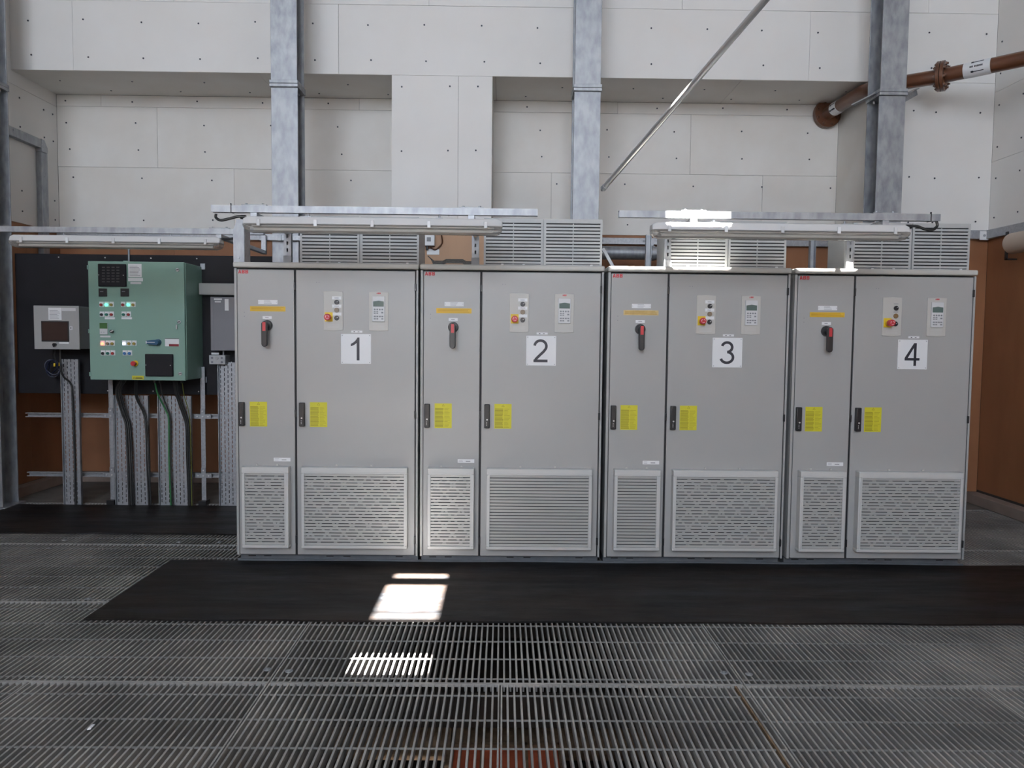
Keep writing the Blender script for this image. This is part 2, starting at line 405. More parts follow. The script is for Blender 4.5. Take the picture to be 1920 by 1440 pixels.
# grating clips
def clip(x, y, label):
    t = thing('grating_clip', (x, y, 0), label, 'clip', 'grating fixing clips')
    MB().cyl((x, y, 0.0), (x, y, 0.004), 0.019, 20).build('clip_disc', GALV, t, 0.0015)
    MB().cyl((x, y, 0.004), (x, y, 0.007), 0.007, 6).build('screw_head', GALVD, t)
for px, py, lb in ((501, 1256, 'round steel clip left of the joint in the left foreground grating'), (542, 1259, 'round steel clip right of the joint in the left foreground grating'),
                   (1357, 1262, 'round steel clip left of the joint in the right foreground grating'), (1404, 1265, 'round steel clip right of the joint in the right foreground grating'),
                   (165, 1123, 'round steel clip on the grating left of the long mat corner'),
                   (121, 1013, 'round steel clip on the grating just in front of the short mat, leftmost far one'),
                   (335, 1017, 'round steel clip on the grating in front of the short mat, middle far one'), (411, 1017, 'round steel clip on the grating beside the first cabinet foot'),
                   (92, 1028, 'round steel clip on the grating near the left frame edge, beyond the second joint')):
    p = at(px, py, z=0); clip(p.x, p.y, lb)
p = at(171, 1366, z=0)
MB().prism([(0, 0), (0.016, 0.004), (0.02, 0.012), (0.004, 0.009)], 0, 0.03).build('scrap', WHITE)
s_ = bpy.data.objects['scrap']; s_.location = (p.x, p.y, 0.0); tag(s_, 'tiny white paper scrap on the foreground grating at left', 'scrap')

# ------------------------------------------------------------------ walls
def boards(parent, axis, plane, u_edges_rows, name='cladding_board', m=BOARD, th=0.012, sgn=-1, gap=0.0012):
    """rows = [(z0, z1, [u edges])]; axis 'y': plane is y and u is x; axis 'x': plane is x and u is y; axis 'z': plane z, rows are y ranges"""
    for z0, z1, us in u_edges_rows:
        for a, b in zip(us, us[1:]):
            a_, b_ = a + gap, b - gap; d = plane + sgn * th * random.uniform(0.9, 1.1)
            lo, hi = min(plane, d), max(plane, d)
            if axis == 'y': box(name, m, parent, a_, b_, lo, hi, z0 + gap, z1 - gap, 0.001)
            elif axis == 'x': box(name, m, parent, lo, hi, a_, b_, z0 + gap, z1 - gap, 0.001)
            else: box(name, m, parent, a_, b_, z0 + gap, z1 - gap, lo, hi, 0.001)
def screws(parent, pts, normal, r=0.0095):
    m = MB(); n = Vector(normal)
    pts = [Vector(p) + Vector((random.uniform(-.012, .012), 0, random.uniform(-.012, .012))) * (abs(n.y)) for p in pts]
    for p in pts:
        m.cyl(p, p + n * 0.003, r, 10)
    tag(m.build('screw_washers', GALVD, parent), kind='stuff')
    m = MB()
    for p in pts:
        p = Vector(p); m.cyl(p + n * 0.002, p + n * 0.006, r * 0.78, 8)
    tag(m.build('screw_heads', INK, parent), kind='stuff')

PZ = 2.66
wb = tag(box('wall_back', BACKING, None, XL - .1, XR + .1, YB + .012, YB + .15, 0, ZR), kind='structure')
# backing of the projecting upper wall, pier and right-hand return
m = MB().box(XL, XR, YW + .012, YB + .012, ZS + .012, ZR).box(-1.095, -0.142, YW + .012, YB + .012, 0, ZS + .012).box(3.592, XR, YW + .012, YB + .012, 0, ZS + .012)
m.build('backing', BACKING, wb)
boards(wb, 'y', YB + .012, [(4.01, ZS, [XL, -4.3, -1.56, 1.2, 3.58]), (3.375, 4.01, [XL, -3.71, -1.107]), (3.375, 4.01, [-0.13, 1.99, 3.58]),
                           (2.72, 3.375, [XL, -2.9, -1.107]), (2.72, 3.375, [-0.13, 0.5, 2.78, 3.58])], m=BOARD2)
boards(wb, 'y', YB + .012, [(0.10, 2.72, [XL, -3.55, -2.35, -1.13]), (0.10, 2.72, [-0.12, 1.1, 2.3, 3.58])], 'plywood_board', PLY)
boards(wb, 'y', YW + .012, [(ZS, 4.79, [XL, -4.17, -1.62, 0.85, 2.95, XR]), (4.79, 6.0, [XL, -3.2, -.75, 1.7, 4.1, XR]), (6.0, ZR, [XL, -2.4, 0, 2.4, XR]),
                           (2.62, ZS, [-1.107, -0.46, -0.13]), (2.70, ZS, [3.58, 3.9, XR])])
boards(wb, 'y', YW + .012, [(0.1, 2.62, [-1.107, -0.13])], 'plywood_board', PLYL)
boards(wb, 'y', YW + .012, [(0.1, 2.70, [3.58, XR])], 'plywood_board', PLY)
boards(wb, 'z', ZS + .012, [(YW + .004, YB, [XL, -2.4, -0.1, 2.3, 3.58])], 'soffit_board', BOARD2)
boards(wb, 'x', 3.592, [(2.70, ZS, [YW + .012, YB]),], m=BOARD2)
boards(wb, 'x', 3.592, [(0.1, 2.70, [YW + .012, YB]),], 'plywood_board', PLY)
boards(wb, 'x', -1.095, [(2.62, ZS, [YW + .012, YB]),], m=BOARD2)
boards(wb, 'x', -1.095, [(0.1, 2.62, [YW + .012, YB]),], 'plywood_board', PLY)
boards(wb, 'x', -0.142, [(2.62, ZS, [YW + .012, YB]),], m=BOARD2, sgn=1)
pts = []
for z, dx, x0 in ((4.07, .70, -4.68), (3.83, .72, -4.66), (3.55, .72, -4.64), (3.26, .74, -4.62), (2.82, .74, -4.60)):
    x = x0
    while x < 3.55:
        if not -1.13 < x < -0.10: pts.append((x, YB, z))
        x += dx
screws(wb, pts, (0, -1, 0))
pts = []
for z, x0 in ((4.60, -4.60), (4.26, -4.58), (5.1, -4.6), (5.6, -4.5)):
    x = x0
    while x < 4.75: pts.append((x, YW, z)); x += 0.545
for x in (-1.0, -0.55, -0.28):
    for z in (4.02, 3.41, 2.8): pts.append((x, YW, z))
for x in (3.98, 4.22, 4.66):
    for z in (3.85, 3.22, 2.78): pts.append((x, YW, z))
screws(wb, pts, (0, -1, 0))
screws(wb, [(x, YW + .3 + .3 * (i % 2), ZS) for i, x in enumerate([XL + .3 + .36 * k for k in range(23)]) if not -1.1 < x < -.1 and x < 3.5], (0, 0, -1))
box('baseboard_back', KERB, None, XL, 3.58, YB - .11, YB + .01, 0, 0.10, 0.006)['kind'] = 'structure'

wl_ = tag(box('wall_left', BACKING, None, XL - .15, XL - .012, YR, YB + .15, 0, ZR), kind='structure')
ys = [YR, -6.5, -4, -1.5, 1.0, 3.4, 5.8, YB]
boards(wl_, 'x', XL - .012, [(2.68, 4.0, ys), (4.0, 6.2, ys), (6.2, ZR, ys)], sgn=1, m=BOARD)
boards(wl_, 'x', XL - .012, [(0.1, 2.68, [YR, -6.6, -4.2, -1.8, .6, 3.0, 5.4, 6.6, 7.85, YB])], 'plywood_board', PLY, sgn=1)
screws(wl_, [(XL, y, z) for y in (8.36, 8.2, 7.8, 7.45, 6.9) for z in (2.8, 3.0, 3.62, 3.9)], (1, 0, 0))
box('baseboard_left', KERB, None, XL, XL + .10, 0.3, YB - .11, 0.0, 0.10, 0.006)['kind'] = 'structure'
wr = tag(box('wall_right', BACKING, None, XR + .012, XR + .15, YR, YB + .15, 0, ZR), kind='structure')
ys = [YR, -6.5, -4, -1.5, 1.0, 3.4, 5.6, YW]
boards(wr, 'x', XR + .012, [(2.70, 3.37, ys), (3.37, 4.04, [YR, -5, -2.6, -.2, 2.2, 4.6, 7.0, YW]), (4.04, 6.2, ys), (6.2, ZR, ys)], m=BOARD)
boards(wr, 'x', XR + .012, [(0.12, 2.70, [YR, -6.6, -4.2, -1.8, .6, 3.0, 5.2, YW])], 'plywood_board', PLY)
screws(wr, [(XR, y, z) for y in (7.6, 7.25, 6.85, 6.5) for z in (2.82, 3.2, 3.5, 3.9, 4.2, 4.5)], (-1, 0, 0))
box('baseboard_right', KERB, None, XR - .13, XR, 0.3, YW, 0.0, 0.10, 0.006)['kind'] = 'structure'
# girt rails
box('trim_1', GALVD, None, XL, -1.12, YB - .06, YB, 2.615, 2.685, 0.003)['kind'] = 'structure'
g2 = box('trim_2', GALVD, None, -0.13, 3.58, YB - .06, YB, 2.615, 2.685, 0.003); g2['kind'] = 'structure'
m = MB()
for i in range(9): m.disc_y(0.15 + i * .45, 2.65, 0.013, YB - .0615, YB - .0595, 14)
m.build('bolt_holes', INKG, g2)
box('trim_3', GALVD, None, 3.57, XR - .06, YW - .06, YW, 2.615, 2.70, 0.003)['kind'] = 'structure'
box('trim_4', GALVD, None, XR - .06, XR, 3.0, YW, 2.615, 2.70, 0.003)['kind'] = 'structure'
t = thing('white_label_plate', (4.74, 7.6, 2.63), 'small square white plate on the grey rail in the right corner', 'plate')
MB().box(4.66, 4.75, YW - .066, YW - .061, 2.605, 2.69).build('plate', WHITE, t)
MB().disc_y(4.705, 2.648, 0.013, YW - .07, YW - .066).build('bolt_head', GALVD, t)

# rear wall with two big windows, and roof with unseen slots shaped to cast the sun patches
wn = tag(MB().box(XL, XR, YR - .2, YR, 0, WZ0).box(XL, XR, YR - .2, YR, WZ1, ZR).box(XL, WIN[0][0], YR - .2, YR, WZ0, WZ1).box(WIN[0][1], WIN[1][0], YR - .2, YR, WZ0, WZ1).box(WIN[1][1], XR, YR - .2, YR, WZ0, WZ1).build('wall_rear', BOARD), kind='structure')
for i, (a, b) in enumerate(WIN):
    f = MB().box(a, b, YR - .1, YR - .04, WZ0, WZ0 + .06).box(a, b, YR - .1, YR - .04, WZ1 - .06, WZ1)
    for k in range(4):
        x = a + (b - a - .06) * k / 3; f.box(x, x + .06, YR - .1, YR - .04, WZ0, WZ1)
    f.box(a, b, YR - .1, YR - .04, (WZ0 + WZ1) / 2 - .03, (WZ0 + WZ1) / 2 + .03)
    tag(f.build('window_%d' % (i + 1), GREYB), kind='structure')
off = ZR / SUN_T
def fy(y): return y - off          # floor y -> roof y of the ray
slots = [(-0.722, -0.366, 3.60, 3.81), (-0.722, -0.366, 4.28, 4.388), (-0.722, -0.366, 4.408, 4.885), (-0.70, -0.366, 5.03, 5.115),
         (0.985, 1.345, 5.885, 5.965), (0.74, 1.55, 6.466, 6.545), (2.03, 2.42, 6.466, 6.545)]
m = MB()
rows = sorted({fy(s[2]) for s in slots} | {fy(s[3]) for s in slots})
yy = [YR - .2] + rows + [YB + .15]
for a, b in zip(yy, yy[1:]):
    mid = (a + b) / 2; cuts = sorted([(s[0], s[1]) for s in slots if fy(s[2]) < mid < fy(s[3])])
    x = XL - .15
    for c0, c1 in cuts: m.box(x, c0, a, b, ZR, ZR + .02); x = c1
    m.box(x, XR + .15, a, b, ZR, ZR + .02)
tag(m.build('ceiling', LGREY), kind='structure')

# ------------------------------------------------------------------ steel columns
def column(cx, label):
    t = thing('steel_column', (cx, 7.12, 0), label, 'column')
    def hsec(z0, z1, dy=0.0, ww=0.235):
        return MB().box(cx - ww / 2, cx + ww / 2, 7.0 + dy, 7.014 + dy, z0, z1).box(cx - ww / 2, cx + ww / 2, 7.226, 7.24, z0, z1).box(cx - .006, cx + .006, 7.014 + dy, 7.226, z0, z1)
    hsec(0.02, 3.785).build('lower_shaft', GALV, t, 0.002)
    hsec(3.845, ZR, -0.012, 0.23).build('upper_shaft', GALV, t, 0.002)
    box('splice_plate', GALV, t, cx - .125, cx + .125, 6.975, 7.25, 3.786, 3.813, 0.002)
    box('splice_plate', GALV, t, cx - .125, cx + .125, 6.975, 7.25, 3.816, 3.844, 0.002)
    m = MB()
    for dx in (-.08, .08):
        for dy in (7.06, 7.18):
            m.cyl((cx + dx, dy, 3.765), (cx + dx, dy, 3.865), 0.011, 8)
    m.build('splice_bolts', GALVD, t)
    box('base_plate', GALV, t, cx - .16, cx + .16, 6.96, 7.28, 0.0, 0.02, 0.002)
column(-4.645, 'galvanised steel column at the left frame edge beside the black board')
column(-1.955, 'galvanised steel column rising behind the cabinet numbered 1')
column(0.725, 'galvanised steel column rising behind the cabinet numbered 2, left of the loose pole')
column(3.445, 'galvanised steel column in front of the brown pipe, behind the cabinet numbered 4')

# loose pole hanging down from the roof steel
A = at(1128, 357, y=5.6); B_ = at(1435, 0, y=4.3); D_ = (B_ - A); Etop = A + D_ * ((8.55 - A.z) / D_.z)
t = thing('steel_pole', A, 'slanting bright steel pole hanging in front of the white wall above cabinets 2 and 3', 'pole')
MB().cyl(A + D_ * .03, Etop, 0.0195, 20).build('pole_tube', BSTEEL, t)
MB().cyl(A + D_ * .03, A + D_ * .012, 0.0215, 20).cyl(A + D_ * .012, A, 0.0205, 20, 0.008).build('pole_tip', GALVD, t)
MB().bar(A + D_ * .022 + Vector((0, -.018, 0)), A + D_ * .004 + Vector((0, -.012, 0)), .014, .012).build('tip_slot', BLACK, t)

# ------------------------------------------------------------------ brown pipe
P0 = at(1549, 212, y=YB - .02); P1 = Vector((3.50, 7.62, 4.05)); P2 = at(1765, 143, y=7.22); P3 = at(1920, 110, y=6.75); 
P0 = Vector((3.43, YB, 4.02)); P1 = Vector((3.50, 7.62, 4.045))
t = thing('brown_pipe', P0, 'brown painted flanged pipe crossing the upper right corner', 'pipe')
d01 = (P1 - P0).normalized(); d12 = (P2 - P1).normalized(); d23 = (P3 - P2).normalized()
bend = []
Q0 = P1 - d01 * .16; Q1 = P1 + d12 * .16
for k in range(11):
    s = k / 10; bend.append(Q0 * (1 - s) ** 2 + P1 * 2 * s * (1 - s) + Q1 * s * s)
RP = 0.066
MB().tube([P0 + d01 * .07] + bend + [P2], RP, 28).build('pipe_elbow', BPIPE, t)
P5 = P2 + d23 * ((4.64 - P2.x) / d23.x); P6 = Vector((4.64, 1.5, P5.z)); e_ = []
for k in range(11):
    s = k / 10; e_.append((P5 - d23 * .18) * (1 - s) ** 2 + P5 * 2 * s * (1 - s) + (P5 + Vector((0, -.2, 0))) * s * s)
MB().tube([P2] + e_ + [P6], RP, 28).build('pipe_run', BPIPE, t)
def flange(c, d, r=0.135, th=0.03, n=8):
    c = Vector(c); d = d.normalized()
    f = MB().cyl(c - d * (th + .002), c - d * .002, r, 36).cyl(c + d * .002, c + d * (th + .002), r, 36).build('flange', BPIPE, t, 0.003)
    u = d.orthogonal().normalized(); q = d.cross(u)
    for k in range(n):
        a = 2 * PI * (k + .5) / n; p = c + (u * math.cos(a) + q * math.sin(a)) * (r - .03)
        MB().cyl(p - d * (th + .025), p + d * (th + .03), 0.009, 10).cyl(p - d * (th + .017), p - d * th, 0.017, 6).cyl(p + d * th, p + d * (th + .017), 0.017, 6).build('bolt', BPIPE, f)
flange(P0 + d01 * .045, d01, 0.145, 0.024)
flange(P2 - d12 * 0.0, d12)
def band(c, d, ln, arrows):
    b = MB().cyl(c - d * ln / 2, c + d * ln / 2, RP + .0025, 28).build('pipe_label', WHITE, t)
    side = Vector((0, 0, 1)); fr = side.cross(d).normalized()
    if fr.y > 0: fr = -fr
    m_ = MB()
    for a, kind in arrows:
        a = math.radians(a); n_ = fr * math.cos(a) + side * math.sin(a); tt = d.cross(n_)
        c0 = c + n_ * (RP + .003)
        if kind == 'arrow':
            m_.obox(c0 + d * .012, d * .045, tt * .003, n_ * .002)
            m_.obox(c0 - d * .033, d * .010, tt * .008, n_ * .002)
        else:
            for k in range(-5, 6):
                if k != -2: m_.obox(c0 + d * k * .0095, d * .0032, tt * .0075, n_ * .002)
    m_.build('label_print', INK, b)
u = (P3 - P2).normalized(); c = at(1834, 129, y=7.0); k = (c - P2).dot(u); band(P2 + u * k, u, 0.215, [(42, 'arrow'), (5, 't'), (-32, 'arrow')])
band(P0 + d01 * .27, d01, 0.12, [(20, 'arrow'), (-25, 't')])
t = thing('pipe_bracket', (3.7, 7.3, 3.9), 'grey steel angle bracket holding the brown pipe to the right-hand column', 'bracket')
a = Vector((3.565, 7.1, 3.80)); b = Vector((3.79, 7.25, 3.93))
MB().bar(a, b, .05, .008).build('arm', GALVD, t); MB().bar(a + Vector((0, 0, -.03)), b + Vector((0, 0, -.03)), .008, .055).build('web', GALVD, t)
a2 = Vector((3.20, 7.18, 3.80)); MB().bar(Vector((3.20, 7.24, 3.77)), Vector((3.325, 7.05, 3.82)), .05, .012).build('cleat', GALVD, t)

# ------------------------------------------------------------------ drive cabinets
DY = 5.3645
def louvre(parent, x0, x1, z0, z1, n, y0, y1, name='louvre_slats'):
    m = MB(); st = (z1 - z0) / n
    for i in range(n):
        zb = z0 + i * st
        m.obox(((x0 + x1) / 2, (y0 + y1) / 2, zb + st * .53), ((x1 - x0) / 2, 0, 0), (0, (y1 - y0) / 2, st * .03), (0, -.0045, st * .39))
    o = m.build(name, CABW, parent); o['kind'] = 'stuff'; return o
def grille(t, X, x0, x1, z0, z1, ix0, ix1, iz0, iz1, n, lattice):
    y = DY
    m = MB().box(X + x0, X + x1, y - .066, y - .001, iz1, z1).box(X + x0, X + x1, y - .066, y - .001, z0, iz0)
    m.box(X + x0, X + ix0, y - .066, y - .001, iz0, iz1).box(X + ix1, X + x1, y - .066, y - .001, iz0, iz1)
    g = m.build('filter_grille', CABW, t, 0.004)
    box('filter_recess', GAP, g, X + ix0, X + ix1, y - .03, y - .002, iz0, iz1)  # black block stands in for the shade inside the grille
    louvre(g, X + ix0, X + ix1, iz0, iz1, n, y - .062, y - .058)
    e = MB().box(X + ix0 - .008, X + ix1 + .008, y - .070, y - .066, iz1, iz1 + .010).box(X + ix0 - .008, X + ix1 + .008, y - .070, y - .066, iz0 - .01, iz0)
    e.box(X + ix0 - .008, X + ix0, y - .070, y - .066, iz0, iz1).box(X + ix1, X + ix1 + .008, y - .070, y - .066, iz0, iz1)
    e.build('inner_frame', CABW, g)
    if lattice:
        m = MB(); wd = ix1 - ix0; ht = iz1 - iz0; st = 0.115
        k = -ht
        import itertools
        for sgn in (1, -1):
            c = -ht
            while c < wd:
                # line from bottom to top, clipped
                a = (c, 0.0) if sgn > 0 else (c + ht, 0.0); b = (c + ht, ht) if sgn > 0 else (c, ht)
                (ax, az), (bx, bz) = a, b
                def cl(ax, az, bx, bz):
                    P = []
                    for (px, pz, qx, qz) in ((ax, az, bx, bz), (bx, bz, ax, az)):
                        if px < 0: tt = (0 - px) / (qx - px); px, pz = 0, pz + (qz - pz) * tt
                        if px > wd: tt = (wd - px) / (qx - px); px, pz = wd, pz + (qz - pz) * tt
                        P.append((px, pz))
                    return P
                if max(ax, bx) > 0.02 and min(ax, bx) < wd - .02:
                    q = cl(ax, az, bx, bz)
                    if abs(q[0][1] - q[1][1]) > .02:
                        m.ribbon([(X + ix0 + q[0][0], iz0 + q[0][1]), (X + ix0 + q[1][0], iz0 + q[1][1])], 0.012, y - .045, y - .040)
                c += st
        m.build('filter_lattice', CABW, g)['kind'] = 'stuff'
    c = MB()
    for fx in ((0.32, 0.65) if x1 - x0 > .5 else (0.28, 0.72)):
        xx = X + x0 + (x1 - x0) * fx
        c.box(xx - .006, xx + .006, y - .012, y - .001, z1, z1 + .012)
    c.build('grille_clips', CABL, g)

def cabinet(num, X, label, handle=0, stop_up=0.0, lattice=(True, True)):
    W_ = 1.262; y = DY
    t = thing('drive_cabinet', (X + W_ / 2, y + .3, 0), label, 'cabinet', 'numbered grey drive cabinets')
    box('plinth', PLINTH, t, X + .004, X + W_ - .004, y + .066, y + .60, 0.0, 0.062, 0.002)
    m = MB()
    for fx in (.06, .17, .61, .73, 1.1): m.box(X + fx, X + fx + .05, y + .062, y + .0661, .036, .042)
    m.build('plinth_slots', GAP, t)
    b = box('body', CAB, t, X, X + W_, y + .024, y + .62, 0.062, 2.056, 0.003)
    box('frame_post', CAB, t, X, X + .018, y, y + .024, .062, 2.056, .002); box('frame_post', CAB, t, X + W_ - .014, X + W_, y, y + .024, .062, 2.056, .002)
    box('door_seal', GAP, t, X + .018, X + W_ - .014, y + .012, y + .026, .064, 2.054)
    box('top_cap', CABL, t, X - .004, X + W_ + .004, y - .016, y + .66, 2.060, 2.098, 0.011, seg=3)
    da = box('door', CAB, t, X + .022, X + .410, y - .002, y + .012, 0.068, 2.048, 0.003)
    db = box('door', CAB, t, X + .424, X + 1.240, y - .002, y + .012, 0.068, 2.048, 0.003)
    for d, hx in ((da, X + .417), (db, X + 1.2435)):
        for z0, z1 in ((1.912, 1.962), (1.034, 1.084), (.150, .202)):
            box('hinge', BLACK, d, hx - .0065, hx + .0065, y - .010, y + .010, z0, z1, 0.002)
    f = y - .002
    # door A
    abb(MB(), X + .030, 2.020, .0245, f - .0012, f).build('maker_mark', REDI, da)
    lb = box('name_plate', WHITE, da, X + .165, X + .297, f - .0025, f, 1.811, 1.841)
    lines(MB(), X + .205, X + .262, 1.815, 1.838, 3, f - .0032, f - .0024, .3).build('plate_print', INKG, da)
    MB().disc_y(X + .171, 1.826, .0022, f - .004, f - .002, 8).disc_y(X + .291, 1.826, .0022, f - .004, f - .002, 8).build('plate_rivets', INKG, da)
    box('amber_notice', AMBF if num == 3 else AMB, da, X + .109, X + .351, f - .0015, f, 1.763, 1.797)
    lines(MB(), X + .118, X + .343, 1.767, 1.794, 3, f - .0022, f - .0014, .35, .1).build('notice_print', INKA, da)
    box('switch_tag', WHITE, da, X + .194, X + .257, f - .002, f, 1.710, 1.730)
    lines(MB(), X + .212, X + .240, 1.716, 1.724, 1, f - .0026, f - .0019, .5).build('tag_print', INKG, da)
    MB().disc_y(X + .069, 1.755, .003, f - .001, f, 8).disc_y(X + .069, 1.727, .003, f - .001, f, 8).build('screw_holes', INKG, da)
    # rotary switch
    s = MB().disc_y(X + .226, 1.667, .037, f - .022, f, 28, r2=.034).build('rotary_switch', BLACK, t, 0.002)
    s.name = 'rotary_switch'
    cx = X + .226
    MB().disc_y(cx, 1.667, .020, f - .060, f - .022, 24).build('spindle', BLACK, s)
    hp = [(cx - .0195, 1.672), (cx - .0195, 1.545)] + [(cx + .0195 * math.cos(a), 1.540 + .0195 * math.sin(a)) for a in [PI + PI * i / 8 for i in range(9)]] + [(cx + .0195, 1.545), (cx + .0195, 1.672)] + [(cx + .0195 * math.cos(a), 1.674 + .0195 * math.sin(a)) for a in [PI * i / 8 for i in range(9)]]
    MB().prism(hp, f - .078, f - .052).build('lever', BLACK, s, 0.004)
    box('red_insert', RED, s, cx - .0105, cx + .0105, f - .0805, f - .078, 1.628, 1.688, 0.001)
    # asset strip and lower label
    box('asset_label', WHITE, da, X + .262, X + .378, f - .001, f, .725, .750)
    lines(MB(), X + .270, X + .300, .729, .747, 2, f - .0018, f - .0009, .2).box(X + .318, X + .350, f - .0018, f - .0009, .733, .738).build('label_print', INKG, da)
    for d, hx, yx in ((da, .030, .100), (db, .445, .515)):
        h = box('door_handle', BLACK, t, X + hx, X + hx + .038, f - .030, f, .972, 1.137, .005)
        MB().disc_y(X + hx + .020, 1.031, .0055, f - .034, f - .030, 12).build('lock', CHROME, h)
        m = MB()
        for k in range(3): m.box(X + hx + .015, X + hx + .019, f - .0312, f - .0298, .99 + k * .010, .995 + k * .010)
        m.build('key_marks', PAPER, h)
        n_ = box('warning_notice', YEL, t, X + yx, X + yx + .119, f - .0015, f, .967, 1.139)
        m = MB(); m.ribbon([(X + yx + .052, 1.120), (X + yx + .060, 1.134), (X + yx + .068, 1.120), (X + yx + .050, 1.120)], .002, f - .0022, f - .0014)
        lines(m, X + yx + .004, X + yx + .062, .972, 1.108, 15, f - .0022, f - .0014, .55, .1)
        lines(m, X + yx + .068, X + yx + .113, .972, 1.108, 15, f - .0022, f - .0014, .22, .5)
        m.build('notice_print', INKY, n_)
    # door B: control panel
    cp = [(X + .613, 1.640), (X + .680, 1.635), (X + .746, 1.640), (X + .746, 1.903), (X + .680, 1.907), (X + .613, 1.903)]
    P = MB().prism(cp, f - .006, f).build('control_panel', CABL, t, 0.0015)
    for z0 in (1.849, 1.793, 1.739): 
        if num != 4 or z0 == 1.739 and False: box('button_tag', WHITE, P, X + .672, X + .735, f - .0075, f - .006, z0, z0 + .021)
    m = MB()
    for z0 in (1.849, 1.793): lines(m, X + .688, X + .722, z0 + .006, z0 + .015, 1, f - .0082, f - .0073, .45)
    m.build('tag_print', INKG, P)
    for z0, mm in ((1.830, BLACK), (1.776, BRNB if num != 4 else LENSB), (1.722, BLACK)):
        q = MB().disc_y(X + .704, z0, .0165, f - .014, f - .006, 24).build('push_button', mm, P, 0.002)
        if mm is BLACK: MB().bar((X + .704 + .001, f - .0155, z0 + .001), (X + .704 + .010, f - .0155, z0 + .007), .002, .004, (0, 1, 0)).build('pointer', WHITE, P)
    box('stop_plate', YELP, P, X + .622, X + .676, f - .008, f - .006, 1.697, 1.761)
    MB().disc_y(X + .649, 1.727, .017, f - .04, f - .008, 20).build('stop_stem', YELP, P)
    L_ = .058 + (.02 if num == 4 else 0)
    MB().disc_y(X + .649, 1.727, .0225, f - L_, f - .036, 28).build('stop_button', RED, P, 0.004)
    m = MB()
    for k in range(3): m.ribbon([(X + .649 + a, 1.727 + b_) for a, b_ in arc(0, 0, .012, k * 120, k * 120 + 80, 6)], .0022, f - L_ - .0009, f - L_)
    m.build('stop_arrows', WHITE, P)
    m = MB()
    for k in range(5): m.box(X + .640, X + .722, f - .0066, f - .0058, 1.655 + k * .0055, 1.657 + k * .0055)
    m.build('panel_ribs', CABW, P)
    # keypad panel
    K = MB().prism([(a + .311, b_) for a, b_ in cp], f - .006, f).build('keypad_panel', CABL, t, 0.0015)
    abb(MB(), X + .977, 1.889, .010, f - .0068, f - .006).build('maker_mark', REDI, K)
    box('keypad', PAPER, K, X + .949, X + 1.034, f - .016, f - .006, 1.701, 1.873, 0.002)
    MB().prism([(X + .955, 1.803), (X + 1.028, 1.803), (X + 1.028, 1.838), (X + .992, 1.843), (X + .955, 1.838)], f - .0168, f - .0158).build('display', LCD, K)
    m = MB()
    for i in range(4): m.disc_y(X + .966 + i * .0172, 1.783, .006, f - .018, f - .016, 10)
    for r_ in (1.7675, 1.7565):
        for i in range(2): m.box(X + .960 + i * .0172, X + .972 + i * .0172, f - .0178, f - .016, r_ - .0035, r_ + .0035)
    m.box(X + 1.011, X + 1.024, f - .0178, f - .016, 1.757, 1.767)
    for r_ in (1.735, 1.719):
        for i in range(4):
            if not (r_ < 1.72 and i == 2): m.box(X + .960 + i * .0172, X + .973 + i * .0172, f - .0178, f - .016, r_ - .0045, r_ + .0045)
    m.build('keypad_buttons', INKG, K)
    m = MB()
    for k in range(7): m.box(X + .952, X + 1.030, f - .0066, f - .0058, 1.648 + k * .0065, 1.650 + k * .0065)
    m.build('panel_ribs', CABW, K)
    # number sign
    box('slip_label', WHITE, db, X + .802, X + .878, f - .0012, f, 1.623, 1.637)
    MB().box(X + .818, X + .828, f - .002, f - .001, 1.627, 1.632).box(X + .846, X + .858, f - .002, f - .001, 1.627, 1.631).build('slip_print', INK, db)
    S = tag(box('number_sign', WHITE, t, X + .731, X + .938, f - .0035, f, 1.408, 1.614, .001), 'white square sign with a black %s' % num)
    dw = {1: .062, 2: .112, 3: .10, 4: .11}[num]
    digit(str(num), X + .8345 - (dw / 2 if num != 1 else .035), 1.432, .158, f - .0045, f - .0034).build('digit', INK, S)
    m = MB()
    for a in (X + .741, X + .928):
        for b_ in (1.418, 1.604): m.disc_y(a, b_, .003, f - .0055, f - .0034, 8)
    m.build('sign_screws', INKG, S)
    MB().disc_y(X + .565, 1.965, .0025, f - .001, f, 8).disc_y(X + .582, 1.965, .0025, f - .001, f, 8).build('screw_holes', INKG, db)
    # lower filter grilles
    grille(t, X, .058, .379, .128, .694, .080, .352, .150, .652, 23, lattice[0])
    grille(t, X, .466, 1.196, .128, .694, .488, 1.174, .150, .652, 23, lattice[1])
    # exhaust vent box on the roof
    vy = y + .085; x0, x1 = X + .430, X + 1.262 - .006; z0, z1 = 2.098, 2.428
    V = MB().box(x0, x1, vy + .012, vy + .42, z0, z1).build('exhaust_vent', VENT, t, 0.002)
    for a, b_ in ((x0, x0 + .412), (x0 + .420, x1)):
        fr = MB().box(a, b_, vy, vy + .012, z0, z0 + .014).box(a, b_, vy, vy + .012, z1 - .022, z1).box(a, a + .014, vy, vy + .012, z0 + .014, z1 - .022).box(b_ - .014, b_, vy, vy + .012, z0 + .014, z1 - .022)
        fr.box((a + b_) / 2 - .003, (a + b_) / 2 + .003, vy, vy + .012, z0 + .014, z1 - .022)
        fr.build('vent_frame', VENT, V)
        box('vent_recess', GAP, V, a + .014, b_ - .014, vy + .009, vy + .0119, z0 + .014, z1 - .022)  # black sheet painted as the shade behind the vent slats
        m = MB(); st = (z1 - z0 - .036) / 12.5
        for i in range(13):
            zb = z0 + .014 + i * st; m.box(a + .014, b_ - .014, vy + .0005, vy + .010, zb + st * .19, min(zb + st * .81, z1 - .022))
        m.build('vent_slats', VENT, V)['kind'] = 'stuff'
